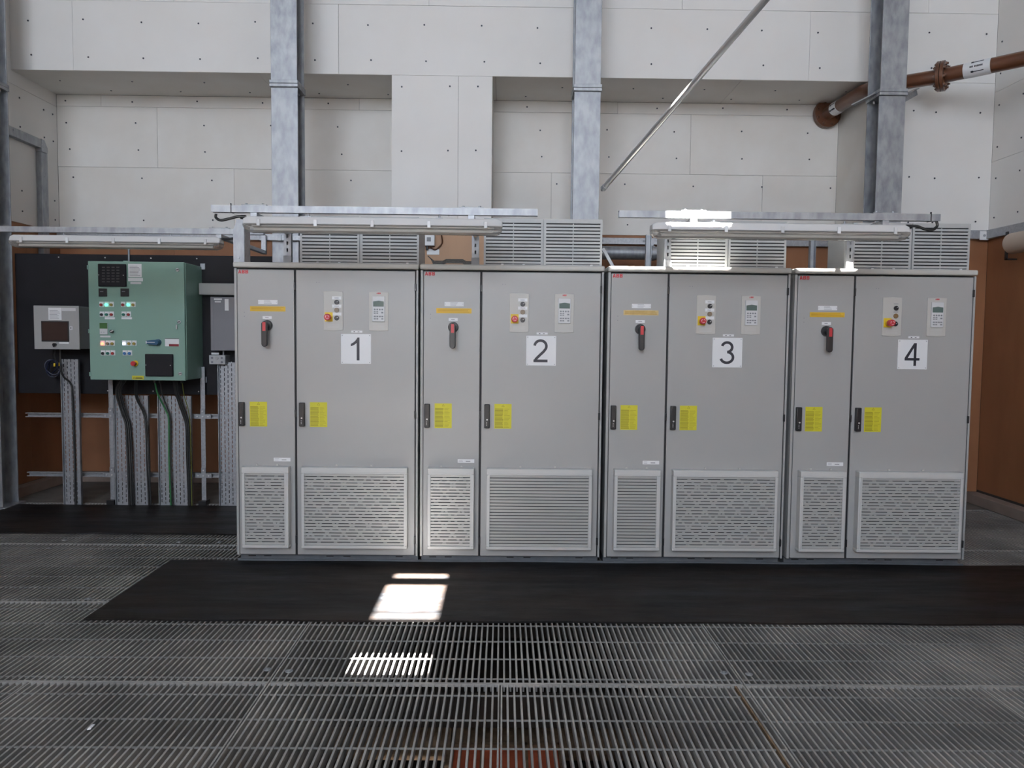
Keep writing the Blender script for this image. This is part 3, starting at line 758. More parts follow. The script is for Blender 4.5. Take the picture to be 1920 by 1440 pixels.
    for fx in (.560, .708, 1.180):
        MB().cyl((X + fx, y + .055, 2.098), (X + fx, y + .055, 2.110), .010, 12).build('cap_bolt', WHITE, t, 0.002)
    return t
cabinet(1, -1.851, 'grey drive cabinet bearing the number 1, leftmost of the row', lattice=(True, True))
cabinet(2, -0.573, 'grey drive cabinet bearing the number 2, with black straps on top', lattice=(True, False))
cabinet(3, 0.719, 'grey drive cabinet bearing the number 3, with a faded amber notice', lattice=(False, True))
cabinet(4, 2.012, 'grey drive cabinet bearing the number 4, rightmost of the row', lattice=(True, True))
t = tag(MB().box(-1.86, 3.30, DY + .050, DY + .056, 0, .020).box(-1.86, 3.30, DY + .056, DY + .062, .001, .005).build('floor_channel', PLINTH), 'blue grey steel channel on the floor along the foot of the cabinets', 'channel')

# ------------------------------------------------------------------ lamps and their rails
def strut_bar(m, x0, x1, y0, z0, s=0.041):
    """open strut channel along x, open downwards"""
    return m.box(x0, x1, y0, y0 + .003, z0, z0 + s).box(x0, x1, y0 + s - .003, y0 + s, z0, z0 + s).box(x0, x1, y0 + .003, y0 + s - .003, z0 + s - .003, z0 + s).box(x0, x1, y0 + .003, y0 + .010, z0, z0 + .003).box(x0, x1, y0 + s - .010, y0 + s - .003, z0, z0 + .003)
def lamp(x0, x1, yc, zt, label):
    t = thing('batten_lamp', ((x0 + x1) / 2, yc, zt), label, 'lamp', 'unlit fluorescent batten lamps')
    n = 10
    # body: upper half shell
    def shell(w0, w1, za, zb, xa, xb, endin):
        pts = [(-w0 / 2, za), (w0 / 2, za), (w1 / 2, zb), (-w1 / 2, zb)]
        m = MB(); k = len(m.v)
        for x, s in ((xa, .82), (xa + endin, 1.0), (xb - endin, 1.0), (xb, .82)):
            zc = za if za > zb else za
            for a, b in pts: m.v.append((x, yc + a * s, za + (b - za) * (1 if s == 1 else (0.75))))
        for i in range(3):
            for j in range(4):
                a = k + i * 4 + j; b = k + i * 4 + (j + 1) % 4; m.f.append((a, b, b + 4, a + 4))
        m.f.append((k, k + 1, k + 2, k + 3)); m.f.append((k + 12, k + 13, k + 14, k + 15)); return m
    b = shell(.128, .085, zt - .047, zt, x0, x1, .03).build('lamp_body', LAMPB, t, 0.006)
    box('gear_tray', REFL, t, x0 + .05, x1 - .05, yc - .035, yc + .035, zt - .058, zt - .048, 0.002)
    MB().cyl((x0 + .06, yc - .012, zt - .075), (x1 - .06, yc - .012, zt - .075), .013, 14).build('lamp_tube', TUBE, t)
    g = MB(); k = 0; prof = [(-.062, zt - .048), (-.060, zt - .066), (-.048, zt - .084), (-.025, zt - .092), (.025, zt - .092), (.048, zt - .084), (.060, zt - .066), (.062, zt - .048)]
    zs = zt - .048
    for x, s in ((x0 + .004, .45), (x0 + .018, .85), (x0 + .04, 1), (x1 - .04, 1), (x1 - .018, .85), (x1 - .004, .45)):
        for a, z in prof: g.v.append((x, yc + a * (.9 + .1 * s), zs + (z - zs) * s))
    for i in range(5):
        for j in range(7):
            a = i * 8 + j; g.f.append((a, a + 1, a + 9, a + 8))
    g.f.append(tuple(range(8))); g.f.append(tuple(40 + j for j in range(8))); g.sm = True
    g.build('diffuser', GLASS, t)
    for i in range(5):
        x = x0 + .10 + (x1 - x0 - .2) * i / 4
        box('lamp_clip', WHITE if i % 2 else LAMPB, t, x - .010, x + .010, yc - .069, yc - .062, zt - .060, zt - .020, .002); box('lamp_clip', LAMPB, t, x - .010, x + .010, yc + .062, yc + .069, zt - .060, zt - .020, .002)
    for x in (x0 + .38, x1 - .38):
        MB().box(x - .022, x + .022, yc - .02, yc + .02, zt - .001, zt + .006).cyl((x, yc, zt + .004), (x, yc, zt + .022), .006, 10).build('hanger', GALVD, t)
    return t
def rail(x0, x1, yf, zb, arms, label, arm_to, ties=()):
    t = thing('strut_rail', ((x0 + x1) / 2, yf, zb), label, 'rail', 'galvanised lamp rails')
    strut_bar(MB(), x0, x1, yf, zb).build('rail_channel', GALV, t)
    for ax in arms:
        box('arm', GALVD, t, ax - .02, ax + .02, yf - .004, arm_to, zb - .031, zb - .001, 0.002)
        pl = box('cleat_plate', GALV, t, ax - .075, ax + .075, yf + .002, yf + .040, zb + .0415, zb + .0475, 0.001)
        MB().cyl((ax - .05, yf + .02, zb + .0475), (ax - .05, yf + .02, zb + .056), .009, 6).cyl((ax + .05, yf + .02, zb + .0475), (ax + .05, yf + .02, zb + .056), .009, 6).build('bolt_head', GALVD, pl)
    for x in ties:
        MB().box(x - .003, x + .003, yf - .002, yf + .043, zb - .003, zb - .001).box(x - .003, x + .003, yf - .0025, yf - .0005, zb - .003, zb + .043).box(x - .003, x + .003, yf - .002, yf + .043, zb + .0412, zb + .0432).box(x - .004, x + .002, yf - .004, yf + .006, zb + .043, zb + .052).build('cable_tie', BLACK, t)
    return t
lamp(-1.560, -0.012, 4.72, 2.306, 'unlit clear fluorescent lamp over cabinets 1 and 2')
rail(-1.754, 0.199, 4.70, 2.331, (-1.50, -0.20), 'galvanised rail carrying the lamp over cabinets 1 and 2', 5.42, (-1.635,))
lamp(0.885, 2.440, 4.72, 2.300, 'unlit clear fluorescent lamp over cabinets 3 and 4, sunlit at its left end')
rail(0.688, 2.633, 4.70, 2.329, (1.14, 2.30), 'galvanised rail carrying the lamp over cabinets 3 and 4, glaring in the sun', 5.42, (2.575,))
lamp(-3.655, -2.105, 5.85, 2.322, 'unlit clear fluorescent lamp over the green control panel')
rail(-4.50, -1.79, 5.83, 2.345, (-2.12,), 'galvanised rail carrying the lamp over the green control panel', 6.93)
# uprights on the cabinet roofs
def upright(x0, x1, label, z1=2.331):
    t = thing('slotted_upright', ((x0 + x1) / 2, 5.44, 2.098), label, 'strut', 'slotted strut uprights on the cabinet roofs')
    zz = 2.150; m = MB(); yf = 5.42; w_ = (x1 - x0); mid = (x0 + x1) / 2
    m.box(x0, mid - .006, yf, yf + .003, 2.104, z1).box(mid + .006, x1, yf, yf + .003, 2.104, z1)
    z = 2.104
    while z < z1 - .01:
        m.box(mid - .006, mid + .006, yf, yf + .003, z, min(z + .024, z1)); z += .048
    m.box(x0, x0 + .003, yf + .003, yf + .041, 2.104, z1).box(x1 - .003, x1, yf + .003, yf + .041, 2.104, z1)
    m.build('slotted_channel', GALV, t)
    box('painted_channel_shade', INKG, t, x0 + .004, x1 - .004, yf + .036, yf + .040, 2.106, z1 - .003)  # dark sheet standing in for shade inside the channel
    box('foot_bracket', GALVD, t, x0 - .006, x1 + .012, yf - .006, yf + .05, 2.098, 2.104)
    box('foot_boot', INKG, t, x0 - .003, x1 + .003, yf - .004, yf - .0005, 2.104, 2.150)
upright(-1.525, -1.475, 'slotted steel upright on the roof of the first cabinet from the left')
upright(-0.225, -0.175, 'slotted steel upright on the roof of the second cabinet from the left', 2.30)
upright(1.115, 1.160, 'slotted steel upright on the roof of the third cabinet from the left', 2.298)
upright(2.388, 2.436, 'slotted steel upright on the roof of the fourth cabinet from the left', 2.298)
# wide galvanised post on the left of cabinet 1
t = thing('galvanised_post', (-1.86, 5.5, 2.098), 'wide galvanised sheet post with slanted top, left end of cabinet 1', 'post')
pz = MB().prism([(-1.897, 2.098), (-1.823, 2.098), (-1.823, 2.365), (-1.795, 2.405), (-1.872, 2.405), (-1.897, 2.33)], 5.49, 5.495).build('front_plate', GALV, t)
box('side_plate', GALVD, t, -1.826, -1.821, 5.495, 5.62, 2.098, 2.37)
MB().disc_y(-1.86, 2.14, .008, 5.484, 5.490, 12).disc_y(-1.845, 2.37, .005, 5.486, 5.490, 10).build('bolt_head', GALVD, t)

# flexible lamp leads
def cable(pts, r, m_, label, group=None, name='cable', n=8):
    o = MB().tube(smooth(pts), r, n).build(name, m_)
    return tag(o, label, 'cable', group)
A_ = [at(405, 401, y=4.72), at(405, 408, y=4.72), at(414, 413, y=4.71), at(430, 410, y=4.71), at(447, 406, y=4.71), at(460, 407, y=4.72)]
t = cable(A_, .0085, RUB, 'black looped lead at the left end of the lamp over cabinet 1')
g_ = at(455, 407, y=4.72); MB().cyl(g_ + Vector((-.012, 0, 0)), g_ + Vector((.02, 0, 0)), .013, 12).build('cable_gland', BLACK, t)
A_ = [at(1756, 415, y=4.72), at(1757, 424, y=4.72), at(1748, 431, y=4.71), at(1735, 430, y=4.71), at(1718, 424, y=4.71), at(1702, 425, y=4.72)]
t = cable(A_, .0085, RUB, 'black looped lead at the right end of the lamp over cabinet 4')
g_ = at(1705, 425, y=4.72); MB().cyl(g_ + Vector((-.02, 0, 0)), g_ + Vector((.012, 0, 0)), .013, 12).build('cable_gland', BLACK, t)
A_ = [at(412, 448, y=5.85), at(430, 448, y=5.85), at(445, 445, y=5.86), at(458, 440, y=5.88), at(466, 439, y=5.9)]
t = cable(A_, .009, RUB, 'black lead from the right end of the lamp over the green panel')

# bracketry at column behind cabinet 1
t = thing('clamp_channel', (-1.98, 6.95, 2.44), 'short strut channel clamped across the column behind cabinet 1', 'bracket')
m = strut_bar(MB(), -2.17, -1.76, 6.945, 2.442).build('channel', GALVD, t)
for x in (-2.15, -1.99, -1.79): box('washer_plate', GALV, t, x - .018, x + .018, 6.935, 6.944, 2.437, 2.487, 0.001)
box('arm_cleat', GALVD, t, -2.14, -2.10, 6.90, 6.934, 2.32, 2.48, 0.001)
# strut uprights and pieces seen between the vents
def post(x, y, z0, z1, label, w_=.041):
    t = thing('strut_post', (x, y, z0), label, 'strut')
    MB().box(x - w_ / 2, x - w_ / 2 + .003, y, y + .041, z0, z1).box(x + w_ / 2 - .003, x + w_ / 2, y, y + .041, z0, z1).box(x - w_ / 2, x + w_ / 2, y + .038, y + .041, z0, z1).build('channel', GALV, t)
    box('foot_plate', GALVD, t, x - .04, x + .04, y - .02, y + .06, z0 - .006, z0)
p = at(1217, 440, y=5.9); post(p.x, 5.9, 2.104, p.z, 'narrow steel strut standing behind the left end of the third cabinet')
p = at(1526, 440, y=5.9); post(p.x, 5.9, 2.104, p.z, 'narrow steel strut standing behind the left end of the fourth cabinet')
a = at(1130, 466, y=5.75); b = at(1153, 496, y=5.75)
t = thing('diagonal_strut', b, 'short diagonal steel strut between cabinets 2 and 3', 'strut')
MB().bar(a, (b.x, b.y, 2.106), .022, .022, (0, 1, 0)).build('strut_bar', GALV, t)
box('foot_plate', GALVD, t, b.x - .03, b.x + .04, 5.72, 5.78, 2.098, 2.104)
t = thing('silver_pipe', (1.3, 7.9, 2.4), 'silver clad horizontal pipe behind cabinet 3', 'pipe')
MB().cyl((0.90, 7.95, 2.475), (1.95, 7.95, 2.475), .068, 24).build('pipe_cladding', GALV, t)
MB().cyl((1.50, 7.95, 2.475), (1.53, 7.95, 2.475), .076, 24).build('pipe_band', GALVD, t)
MB().box(1.49, 1.52, 7.94, 8.40, 2.535, 2.575).build('pipe_support', GALVD, t)
# right-wall lagged pipe
t = thing('lagged_pipe', (4.62, 7.1, 2.4), 'cream lagged pipe along the right wall at the frame edge', 'pipe')
MB().cyl((4.64, 4.2, 2.505), (4.64, 7.10, 2.505), .095, 32).build('lagging', PVC, t, 0.02, seg=4)
m = MB().box(4.60, 4.612, 7.10, 7.13, 2.36, 2.615).box(4.60, 4.70, 7.10, 7.13, 2.36, 2.372).build('hanger_bracket', BLACK, t)
# socket box, its lead and tag on the plywood between vents 1 and 2
p = at(805, 450, y=7.66)
t = thing('socket_box', (p.x, 7.66, p.z), 'small white electrical box on the plywood between the vents of cabinets 1 and 2', 'junction box')
box('box_body', WHITE, t, p.x - .055, p.x + .055, 7.61, YW, p.z - .06, p.z + .05, 0.005)
box('box_face', INKG, t, p.x - .02, p.x + .02, 7.607, 7.61, p.z - .02, p.z + .02)
MB().cyl((p.x - .02, 7.64, p.z - .06), (p.x - .02, 7.64, p.z - .10), .013, 10).build('gland', BLACK, t)
p2 = at(812, 472, y=7.67); box('tag_strip', WHITE, None, p2.x - .06, p2.x + .06, 7.672, YW, p2.z - .028, p2.z + .025); tag(bpy.data.objects['tag_strip'], 'small white tag strip below the socket box on the plywood', 'label')
cable([at(828, 441, y=7.64), at(829, 455, y=7.66), at(823, 463, y=7.66), at(815, 468, y=7.66), at(803, 461, y=7.64)], .007, BPIPE, 'thin brown cable looping beside the small socket box')
# black straps on cabinet 2
t = thing('black_straps', (-0.33, 5.46, 2.098), 'pile of black cranked steel straps lying on cabinet 2', 'straps')
for k in range(4):
    z = 2.104 + k * .0085; y_ = 5.43 + k * .012
    z1_ = z + .010
    pts = [(-.475 - .01 * k, z1_ + .035), (-.462, z1_), (-.40, z1_), (-.375, z1_ + .012), (-.26, z1_ + .012), (-.235, z1_ - .002), (-.185, z1_), (-.175, z1_ + .03 - .004 * k)]
    MB().ribbon([(a - .03, b - .010 + (0 if 1 else 0)) for a, b in pts], .0055, y_, y_ + .035).build('strap', BLACK, t)
    
# ------------------------------------------------------------------ left side: board, strut frame, trays
t = tag(box('black_board', BLACKM, None, -4.545, -2.15, 7.300, 7.320, 1.035, 2.335, 0.002), 'large black backing board behind the green panel', 'board')
m = MB()
for px in (110, 197, 283, 369):
    p = at(px, 480, y=7.30); m.disc_y(p.x, 2.305, .006, 7.296, 7.300, 8)
    m.disc_y(p.x, 1.065, .006, 7.296, 7.300, 8)
m.build('board_screws', CHROME, t)
t = thing('mounting_rack', (-3.3, 7.27, 0), 'galvanised strut frame carrying the black board and cable trays', 'frame')
for z in (.835, .277):
    m = MB().box(-4.46, -2.15, 7.258, 7.261, z - .02, z - .012).box(-4.46, -2.15, 7.258, 7.261, z + .012, z + .02).box(-4.46, -2.15, 7.296, 7.299, z - .02, z + .02).box(-4.46, -2.15, 7.261, 7.296, z - .0205, z - .018).box(-4.46, -2.15, 7.261, 7.296, z + .018, z + .0205)
    x = -4.42
    m.build('rail', GALVD, t)
for x in (-3.66, -2.805):
    m = MB().box(x - .02, x - .012, 7.250, 7.253, .02, 1.30).box(x + .012, x + .02, 7.250, 7.253, .02, 1.30).box(x - .0205, x - .018, 7.253, 7.257, .02, 1.30).box(x + .018, x + .0205, 7.253, 7.257, .02, 1.30).box(x - .02, x + .02, 7.2545, 7.2575, .02, 1.30)
    m.build('post', GALVD, t)
    MB().box(x - .035, x + .035, 7.20, 7.299, 0, .045).build('foot', BLACK, t)
    for z in (.835, .277):
        pl = MB().box(x - .075, x + .075, 7.243, 7.2495, z - .021, z + .021).box(x - .021, x + .021, 7.243, 7.2495, z + .021, z + .075).build('joint_plate', GALV, t)
        m = MB()
        for dx, dz in ((-.05, 0), (0, 0), (.05, 0), (0, .05)): m.disc_y(x + dx, z + dz, .008, 7.237, 7.243, 6)
        m.build('bolt_head', CHROME, pl)
def tray(x0, x1, z0, z1, label, y=7.215):
    t = thing('cable_tray', ((x0 + x1) / 2, y, z0), label, 'cable tray', 'perforated galvanised cable trays')
    n = max(2, round((x1 - x0) / .034)); cw = (x1 - x0) / n; sw = .0065; m = MB(); e = x0
    for i in range(n):
        c = x0 + (i + .5) * cw; m.box(e, c - sw / 2, y, y + .0015, z0, z1); e = c + sw / 2
        z = z0 + (.02 if i % 2 else 0)
        m.box(c - sw / 2, c + sw / 2, y, y + .0015, z0, z0 + .012)
        while z < z1 - .02:
            m.box(c - sw / 2, c + sw / 2, y, y + .0015, z + .012, z + .028); z += .045
    m.box(e, x1, y, y + .0015, z0, z1)
    m.build('tray_bed', GALVD, t)
    MB().box(x0 - .0015, x0, y - .028, y + .0015, z0, z1).box(x0, x0 + .006, y - .028, y - .0265, z0, z1).build('tray_side', GALV, t)
    MB().box(x1, x1 + .0015, y - .028, y + .0015, z0, z1).box(x1 - .006, x1, y - .028, y - .0265, z0, z1).build('tray_side', GALV, t)
    m = MB()
    for z in (.277, .835, z1 - .09): m.disc_y(x0 + (x1 - x0) * .3, z, .005, y - .004, y, 8)
    m.build('tray_bolts', CHROME, t)
tray(-4.085, -3.922, 0.0, 1.36, 'narrow perforated cable tray below the small grey screen box')
tray(-3.603, -3.288, 0.0, 1.03, 'wide perforated cable tray under the left half of the green panel')
tray(-3.200, -2.892, 0.0, 1.03, 'wide perforated cable tray under the right half of the green panel')
tray(-2.640, -2.30, 0.0, 1.345, 'perforated cable tray partly hidden by cabinet 1')
def bundle(path, n, r, m_, label, group, spread=.011):
    for k in range(n):
        a = 2 * PI * k / max(n, 1); o = Vector((math.cos(a) * spread, -abs(math.sin(a)) * spread * .8, 0)) * (0 if n == 1 else 1)
        pts = [at(px, py, y=yy) + o + Vector((random.uniform(-.003, .003), 0, 0)) for px, py, yy in path]
        pts[-1].z = 0.002
        cable(pts, r, m_, label, group)
bundle([(232, 712, 7.08), (222, 735, 7.12), (233, 775, 7.165), (240, 800, 7.175), (243, 860, 7.175), (246, 944, 7.175)], 6, .0085, RUB, 'black power cables in the thick left bundle on the tray under the green panel', 'cables of the thick left bundle', .02)
bundle([(255, 712, 7.08), (256, 745, 7.14), (269, 772, 7.18), (275, 800, 7.18), (277, 860, 7.18), (281, 944, 7.18)], 3, .007, RUB, 'black cables in the thin bundle at the right edge of the left wide tray', 'cables of the thin second bundle', .009)
bundle([(290, 712, 7.10), (295, 738, 7.14), (310, 768, 7.185), (316, 790, 7.19), (317, 860, 7.19), (320, 944, 7.19)], 1, .008, GRNC, 'green earth cable on the tray under the right half of the green panel', None)
bundle([(300, 712, 7.10), (304, 738, 7.14), (314, 766, 7.175), (320, 790, 7.185), (321, 860, 7.185), (324, 944, 7.185)], 1, .006, RUB, 'black cable beside the green earth cable', None)
bundle([(328, 712, 7.08), (333, 740, 7.13), (345, 775, 7.17), (351, 800, 7.18), (353, 860, 7.18), (357, 944, 7.18)], 4, .008, RUB, 'black power cables in the right bundle on the right wide tray', 'cables of the right bundle', .013)
bundle([(341, 712, 7.08), (345, 740, 7.13), (353, 768, 7.16), (357, 800, 7.165), (358, 860, 7.165), (360, 944, 7.165)], 1, .004, GYC, 'thin green and yellow cable along the right bundle', None)
bundle([(113, 655, 7.10), (114, 690, 7.12), (120, 707, 7.15), (131, 718, 7.19), (135, 740, 7.195), (140, 850, 7.195), (142, 944, 7.195)], 1, .009, RUB, 'black cable running down the narrow tray from the small screen box', None)
t = thing('cable_coil', (-4.0, 7.2, 1.2), 'tangle of dark blue and black cable below the small grey screen box', 'cable coil')
cc = at(102, 690, y=7.2); pts = []
for k in range(60):
    a = k * .42; rr = .055 + .02 * math.sin(k * .7); pts.append(cc + Vector((math.cos(a) * rr, -.03 - .03 * math.sin(k * .31), math.sin(a) * rr * 1.1)))
MB().tube(smooth(pts, 3), .0055, 6).build('coiled_cable', BLUEC, t)
q = MB(); p = at(112, 680, y=7.15); q.cyl(p, p + Vector((0, 0, -.03)), .009, 10); p = at(102, 681, y=7.15); q.cyl(p, p + Vector((0, 0, -.03)), .009, 10); q.build('cable_gland', YELP, t)
pts = [at(104, 655, y=7.12), at(102, 668, y=7.14), cc + Vector((.05, -.03, .03))]
MB().tube(smooth(pts), .007, 8).build('feeder_cable', RUB, t)

# ---- small grey screen box
t = thing('screen_box', (-4.0, 7.15, 1.45), 'small light grey control box with a dark screen, left of the green panel', 'control box')
x0, x1, z0, z1 = -4.205, -3.802, 1.455, 1.845
box('box_body', LGREY, t, x0 + .006, x1 - .006, 7.02, 7.299, z0 + .004, z1 - .004, 0.003)
d = box('box_door', CAB, t, x0, x1, 7.0, 7.017, z0, z1, 0.003)
fy_ = 7.0
def on(u, v): return at(u * 440 / 1920, 420 + v * 440 / 1920, y=7.0)   # from the 4.36x crop of the photograph
a = on(338, 793); b = on(568, 963)
box('screen_bezel', BLACK, t, a.x, b.x, 6.994, 7.0, b.z, a.z, 0.002)
box('screen', DISP, t, a.x + .01, b.x - .01, 6.992, 6.994, b.z + .01, a.z - .01)
a = on(395, 685); b = on(505, 785); box('paper_label', WHITE, t, a.x, b.x, 6.998, 7.0, b.z, a.z)
lines(MB(), a.x + .012, b.x - .012, b.z + .01, a.z - .02, 7, 6.997, 6.9981, .25).build('label_print', INKG, t)
a = on(505, 687); b = on(620, 712); box('title_label', PAPER, t, a.x, b.x, 6.998, 7.0, b.z, a.z)
a = on(570, 840); box('key_plate', PAPER, t, a.x, a.x + .028, 6.997, 7.0, a.z - .028, a.z + .003)
MB().disc_y(a.x + .012, a.z - .012, .005, 6.993, 6.997, 10).build('key_lock', BLACK, t)
a = on(452, 988); MB().disc_y(a.x, a.z, .016, 6.978, 7.0, 18).build('selector_knob', BLACK, t, .002)
MB().bar((a.x, 6.976, a.z - .02), (a.x, 6.976, a.z + .014), .010, .014, (0, 1, 0)).build('knob_bar', BLACK, t)
a = on(485, 965); box('strip_label', WHITE, t, a.x, a.x + .085, 6.998, 7.0, a.z - .016, a.z - .002)

# ---- green control panel
t = thing('green_panel', (-3.24, 7.1, 1.19), 'pale green wall-mounted control panel with lit lamps and black vents', 'control panel')
x0, x1, z0, z1 = -3.660, -2.815, 1.190, 2.235
box('enclosure', GREEN, t, x0 + .006, x1, 6.925, 7.299, z0 + .004, z1 - .004, 0.004)
D_o = box('panel_door', GREEN, t, x0, x1 - .004, 6.900, 6.922, z0, z1, 0.004)
def gp_(u, v): return at(150 + u * 240 / 1382, 470 + v * 240 / 1382, y=6.9)
Y = 6.9
def gbox(name, m_, u0, v0, u1, v1, th=.002, bevel=0.0, parent=None, y=None):
    a = gp_(u0, v0); b = gp_(u1, v1); yy = Y if y is None else y
    return box(name, m_, parent or t, a.x, b.x, yy - th, yy, b.z, a.z, bevel)
for (u0, v0, u1, v1, slots_) in ((203, 142, 508, 390, True), (710, 1114, 1014, 1358, False)):
    v = gbox('cooling_vent', BLACKM, u0, v0, u1, v1, .022, .006)
    a = gp_(u0 + 14, (v0 + v1) / 2 - 2); b = gp_(u1 - 26, (v0 + v1) / 2 + 2)
    MB().disc_y(a.x, a.z, .004, Y - .025, Y - .022, 8).disc_y(b.x, b.z, .004, Y - .025, Y - .022, 8).build('vent_screws', CHROME, v)
    m = MB()
    for k in range(6):
        for c_ in range(4):
            p = gp_(u0 + (u1 - u0) * (.16 + .17 * c_), v0 + (v1 - v0) * (.14 + .125 * k)); m.box(p.x, p.x + .024, Y - .0245, Y - .022, p.z - .009, p.z)
    if slots_: m.build('vent_ribs', mat('dark grey plastic', (.05, .05, .055), .4), v)
for u in (203, 439):
    g = gbox('meter', BLACK, u, 407, u + 93, 496, .008, .003)
    a = gp_(u + 18, 438); MB().box(a.x, a.x + .028, Y - .0088, Y - .0078, a.z - .005, a.z).build('meter_scale', INKG, g)
def btn(u, v, m_, lit=False, r=.0125):
    p = gp_(u, v); k = MB().disc_y(p.x, p.z, r, Y - .018, Y - .003, 18).build('push_button' if not lit else 'indicator_lamp', m_, t, 0.002)
def tagp(u, v): gbox('button_tag', WHITE, u - 24, v - 34, u + 24, v + 22, .003)
rows_ = [(585, [(234, REDB, 0), (289, LITG, 1), (343, YELB, 0), (468, REDB, 0), (525, LITG, 1), (578, YELB, 0)]),
         (691, [(238, BLACK, 0), (292, GRNB, 0), (344, REDB, 0), (475, GRNB, 0), (528, REDB, 0)]),
         (1004, [(246, LITR, 1), (302, BRNB, 0), (353, YELB, 0), (480, LITW, 1), (534, YELB, 0), (588, YELB, 0)]),
         (1109, [(251, BLACK, 0), (305, GRNB, 0), (357, REDB, 0), (486, BLUEB, 0), (539, BLUEB, 0)])]
for v, it in rows_:
    for u, m_, lit in it: tagp(u, v); btn(u, v, m_, lit)
gbox('tag_strip', WHITE, 268, 718, 378, 742, .002); gbox('tag_strip', WHITE, 448, 718, 562, 742, .002)
gbox('notice_label', WHITE, 520, 142, 667, 286, .0015); a = gp_(535, 160); b = gp_(655, 275)
lines(MB(), a.x, b.x, b.z, a.z, 8, Y - .0024, Y - .0014, .3).build('notice_print', INKG, t)
gbox('name_label', WHITE, 520, 293, 679, 331, .002); gbox('name_label', PAPER, 545, 338, 662, 362, .002)
g = gbox('timer', PAPER, 217, 778, 304, 906, .012, .002)
gbox('timer_display', mat('timer green', (0.06, 0.15, 0.05), .3), 219, 780, 302, 842, .002, parent=g, y=Y - .012)
a = gp_(232, 882); MB().box(a.x, a.x + .010, Y - .0135, Y - .012, a.z, a.z + .005).box(a.x + .022, a.x + .032, Y - .0135, Y - .012, a.z, a.z + .005).build('timer_buttons', INKG, g)
gbox('name_label', PAPER, 219, 916, 330, 936, .002)
p = gp_(350, 873); s = MB().disc_y(p.x, p.z, .014, Y - .028, Y, 18).build('selector_switch', BLACK, t, .002)
MB().bar((p.x - .004, Y - .030, p.z - .002), (p.x + .022, Y - .030, p.z + .010), .008, .010, (0, 1, 0)).build('selector_lever', CHROME, s)
# emergency stop
p = gp_(600, 1217); k = MB().disc_y(p.x, p.z, .026, Y - .010, Y, 24).build('stop_collar', YELP, t)
MB().disc_y(p.x, p.z, .012, Y - .035, Y - .01, 18).build('stop_stem', RED, t); MB().disc_y(p.x, p.z, .021, Y - .055, Y - .035, 26).build('stop_button', RED, t, .004)
g = gbox('caution_label', YEL, 562, 1350, 690, 1392, .0015); a = gp_(600, 1362); b = gp_(680, 1385)
m = lines(MB(), a.x, b.x, b.z, a.z, 2, Y - .0024, Y - .0014, .5, .1); a = gp_(585, 1380)
m.ribbon([(a.x - .008, a.z), (a.x, a.z + .013), (a.x + .008, a.z), (a.x - .008, a.z)], .002, Y - .0024, Y - .0014).build('caution_print', INK, t)
# blue rotary handle
p = gp_(845, 990); s = MB().disc_y(p.x, p.z, .030, Y - .03, Y, 28, r2=.026).build('main_switch', BLUE, t, .002)
q = gp_(738, 990)
MB().prism([(q.x, p.z - .014), (p.x - .02, p.z - .022), (p.x + .01, p.z - .024), (p.x + .024, p.z - .01), (p.x + .024, p.z + .01), (p.x + .01, p.z + .024), (p.x - .02, p.z + .022), (q.x, p.z + .014)], Y - .055, Y - .030).build('switch_lever', BLUE, s, .003)
MB().box(q.x + .003, q.x + .010, Y - .057, Y - .055, p.z - .012, p.z + .012).box(q.x + .010, p.x - .006, Y - .057, Y - .055, p.z - .002, p.z + .002).build('lever_mark', WHITE, s)
g = gbox('rating_label', WHITE, 918, 950, 1070, 1034, .0015); gbox('label_bar', mat('dark red print', (.22, .02, .03), .5), 962, 1008, 1068, 1034, .0008, parent=g, y=Y - .0015)
gbox('label_bar', INK, 918, 946, 1070, 953, .0008, parent=g, y=Y - .0015)
# locks, hinges and lugs
for u, v in ((1055, 208), (1072, 770), (1085, 1328)):
    p = gp_(u, v); k = MB().disc_y(p.x, p.z, .015, Y - .010, Y, 20).build('door_lock', CHROME, t, .002)
    MB().bar((p.x - .012, Y - .013, p.z - .003), (p.x + .012, Y - .013, p.z + .004), .006, .006, (0, 1, 0)).build('lock_wing', BLACK, k)
p = gp_(1055, 800); box('door_key', CHROME, t, p.x - .006, p.x + .003, Y - .025, Y - .018, p.z - .04, p.z, .001)
for z in (1.24, 1.62, 2.18): box('panel_hinge', GREEN, t, x0 - .006, x0 + .006, 6.893, 6.93, z - .018, z + .018, .002)
for x, z in ((x0 + .145, z1 + .018), (x1 + .012, z1 + .0), (x1 + .014, z0 - .01)):
    box('mounting_lug', GREEN if x < -3.4 else GALV, t, x - .022, x + .022, 7.285, 7.2995, z - .03, z + .025, .001)
m = MB()
for px in (232, 255, 290, 300, 328, 341): q = at(px, 712, y=7.09); m.cyl((q.x, 7.09, z0 + .004), (q.x, 7.09, z0 - .035), .013, 10)
m.build('cable_glands', BLACK, t)
# conduit above panel
p = at(233, 462, y=7.2); tag(MB().cyl((p.x, 7.285, 2.20), (p.x, 7.285, 2.50), .010, 12).build('conduit', GALV), 'thin steel conduit rising behind the top of the green panel', 'conduit')

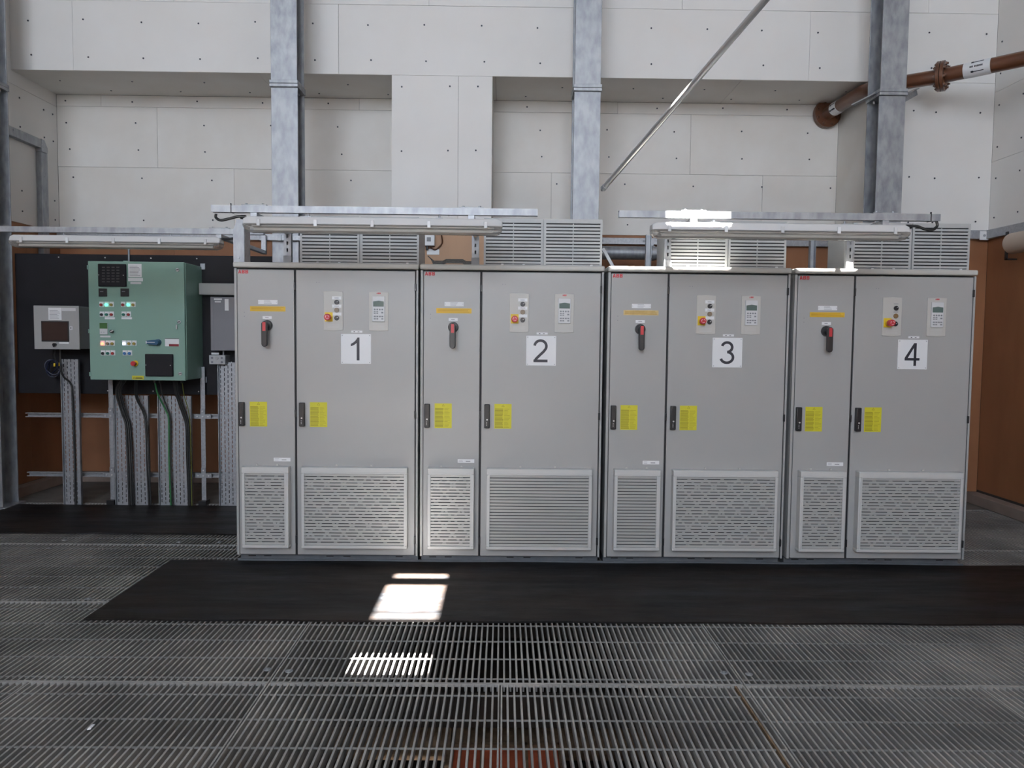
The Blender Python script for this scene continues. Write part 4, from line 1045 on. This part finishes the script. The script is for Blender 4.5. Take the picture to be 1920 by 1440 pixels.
# ---- grey switch box right of the green panel
t = thing('trunking', (-2.6, 7.2, 2.0), 'pale grey cable trunking from the green panel to the right', 'trunking')
box('trunk_body', LGREY, t, -2.80, -2.15, 7.19, 7.299, 1.965, 2.072, .003); box('trunk_lid', CAB, t, -2.80, -2.15, 7.182, 7.189, 1.968, 2.069, .002)
t = thing('isolator_box', (-2.5, 7.2, 1.44), 'mid grey isolator box below the trunking, beside cabinet 1', 'switch box')
box('box_body', GREYB, t, -2.675, -2.22, 7.12, 7.299, 1.455, 1.945, .004)
box('box_door', GREYB, t, -2.640, -2.225, 7.098, 7.118, 1.457, 1.943, .003)
MB().box(-2.632, -2.56, 7.096, 7.098, 1.915, 1.930).box(-2.625, -2.57, 7.096, 7.098, 1.893, 1.905).build('box_label', WHITE, t)
box('box_label', WHITE, t, -2.535, -2.50, 7.096, 7.098, 1.82, 1.925)
t = thing('junction_box', (-2.62, 7.2, 1.33), 'small pale grey junction box below the isolator box', 'junction box')
q0 = at(1708 * .2292, 420 + 1072 * .2292, y=7.15); q1 = at(1842 * .2292, 420 + 1150 * .2292, y=7.15)
jb = box('box_body', LGREY, t, q0.x, q1.x, 7.15, 7.299, q1.z, q0.z, .006)
MB().disc_y((q0.x + q1.x) / 2, q0.z - .028, .014, 7.143, 7.15, 16).build('box_dial', CAB, t)
m = MB()
for a_ in (.2, .8): 
    for b_ in (.25, .7): m.disc_y(q0.x + (q1.x - q0.x) * a_, q1.z + (q0.z - q1.z) * b_, .010, 7.146, 7.15, 12)
m.build('box_knockouts', GREYB, t)
MB().cyl((q0.x + .11, 7.22, q0.z), (q0.x + .11, 7.22, 1.456), .010, 12).build('conduit_stub', GALV, t)
box('box_tag', WHITE, t, q0.x + .005, q0.x + .075, 7.20, 7.205, q0.z + .004, q0.z + .022)

# ---- galvanised channel on the left wall
t = thing('wall_trunking', (XL, 7.9, 3.0), 'bent galvanised trunking fixed to the left wall', 'trunking')
box('horizontal_run', GALV, t, XL + .001, XL + .06, 7.30, 8.06, 3.475, 3.565, .004)
box('drop', GALV, t, XL + .001, XL + .06, 8.045, 8.150, 2.335, 3.44, .004)
MB().prism([(0, 0), (.105, 0), (.105, .05), (.05, .125), (0, .125)], 0, .062).build('elbow', GALVD, t)
e = bpy.data.objects['elbow']; e.data.transform(Matrix(((0, 1, 0, 0), (1, 0, 0, 0), (0, 0, 1, 0), (0, 0, 0, 1)))); e.location = Vector((XL + .032, 8.0975, 3.505)) - WORG[t.name]
m = MB()
for y_, z_ in ((7.6, 3.54), (7.8, 3.54), (8.1, 3.2), (8.1, 2.75)): m.cyl((XL + .06, y_, z_), (XL + .065, y_, z_), .008, 8)
m.build('bolt_head', GALVD, t)
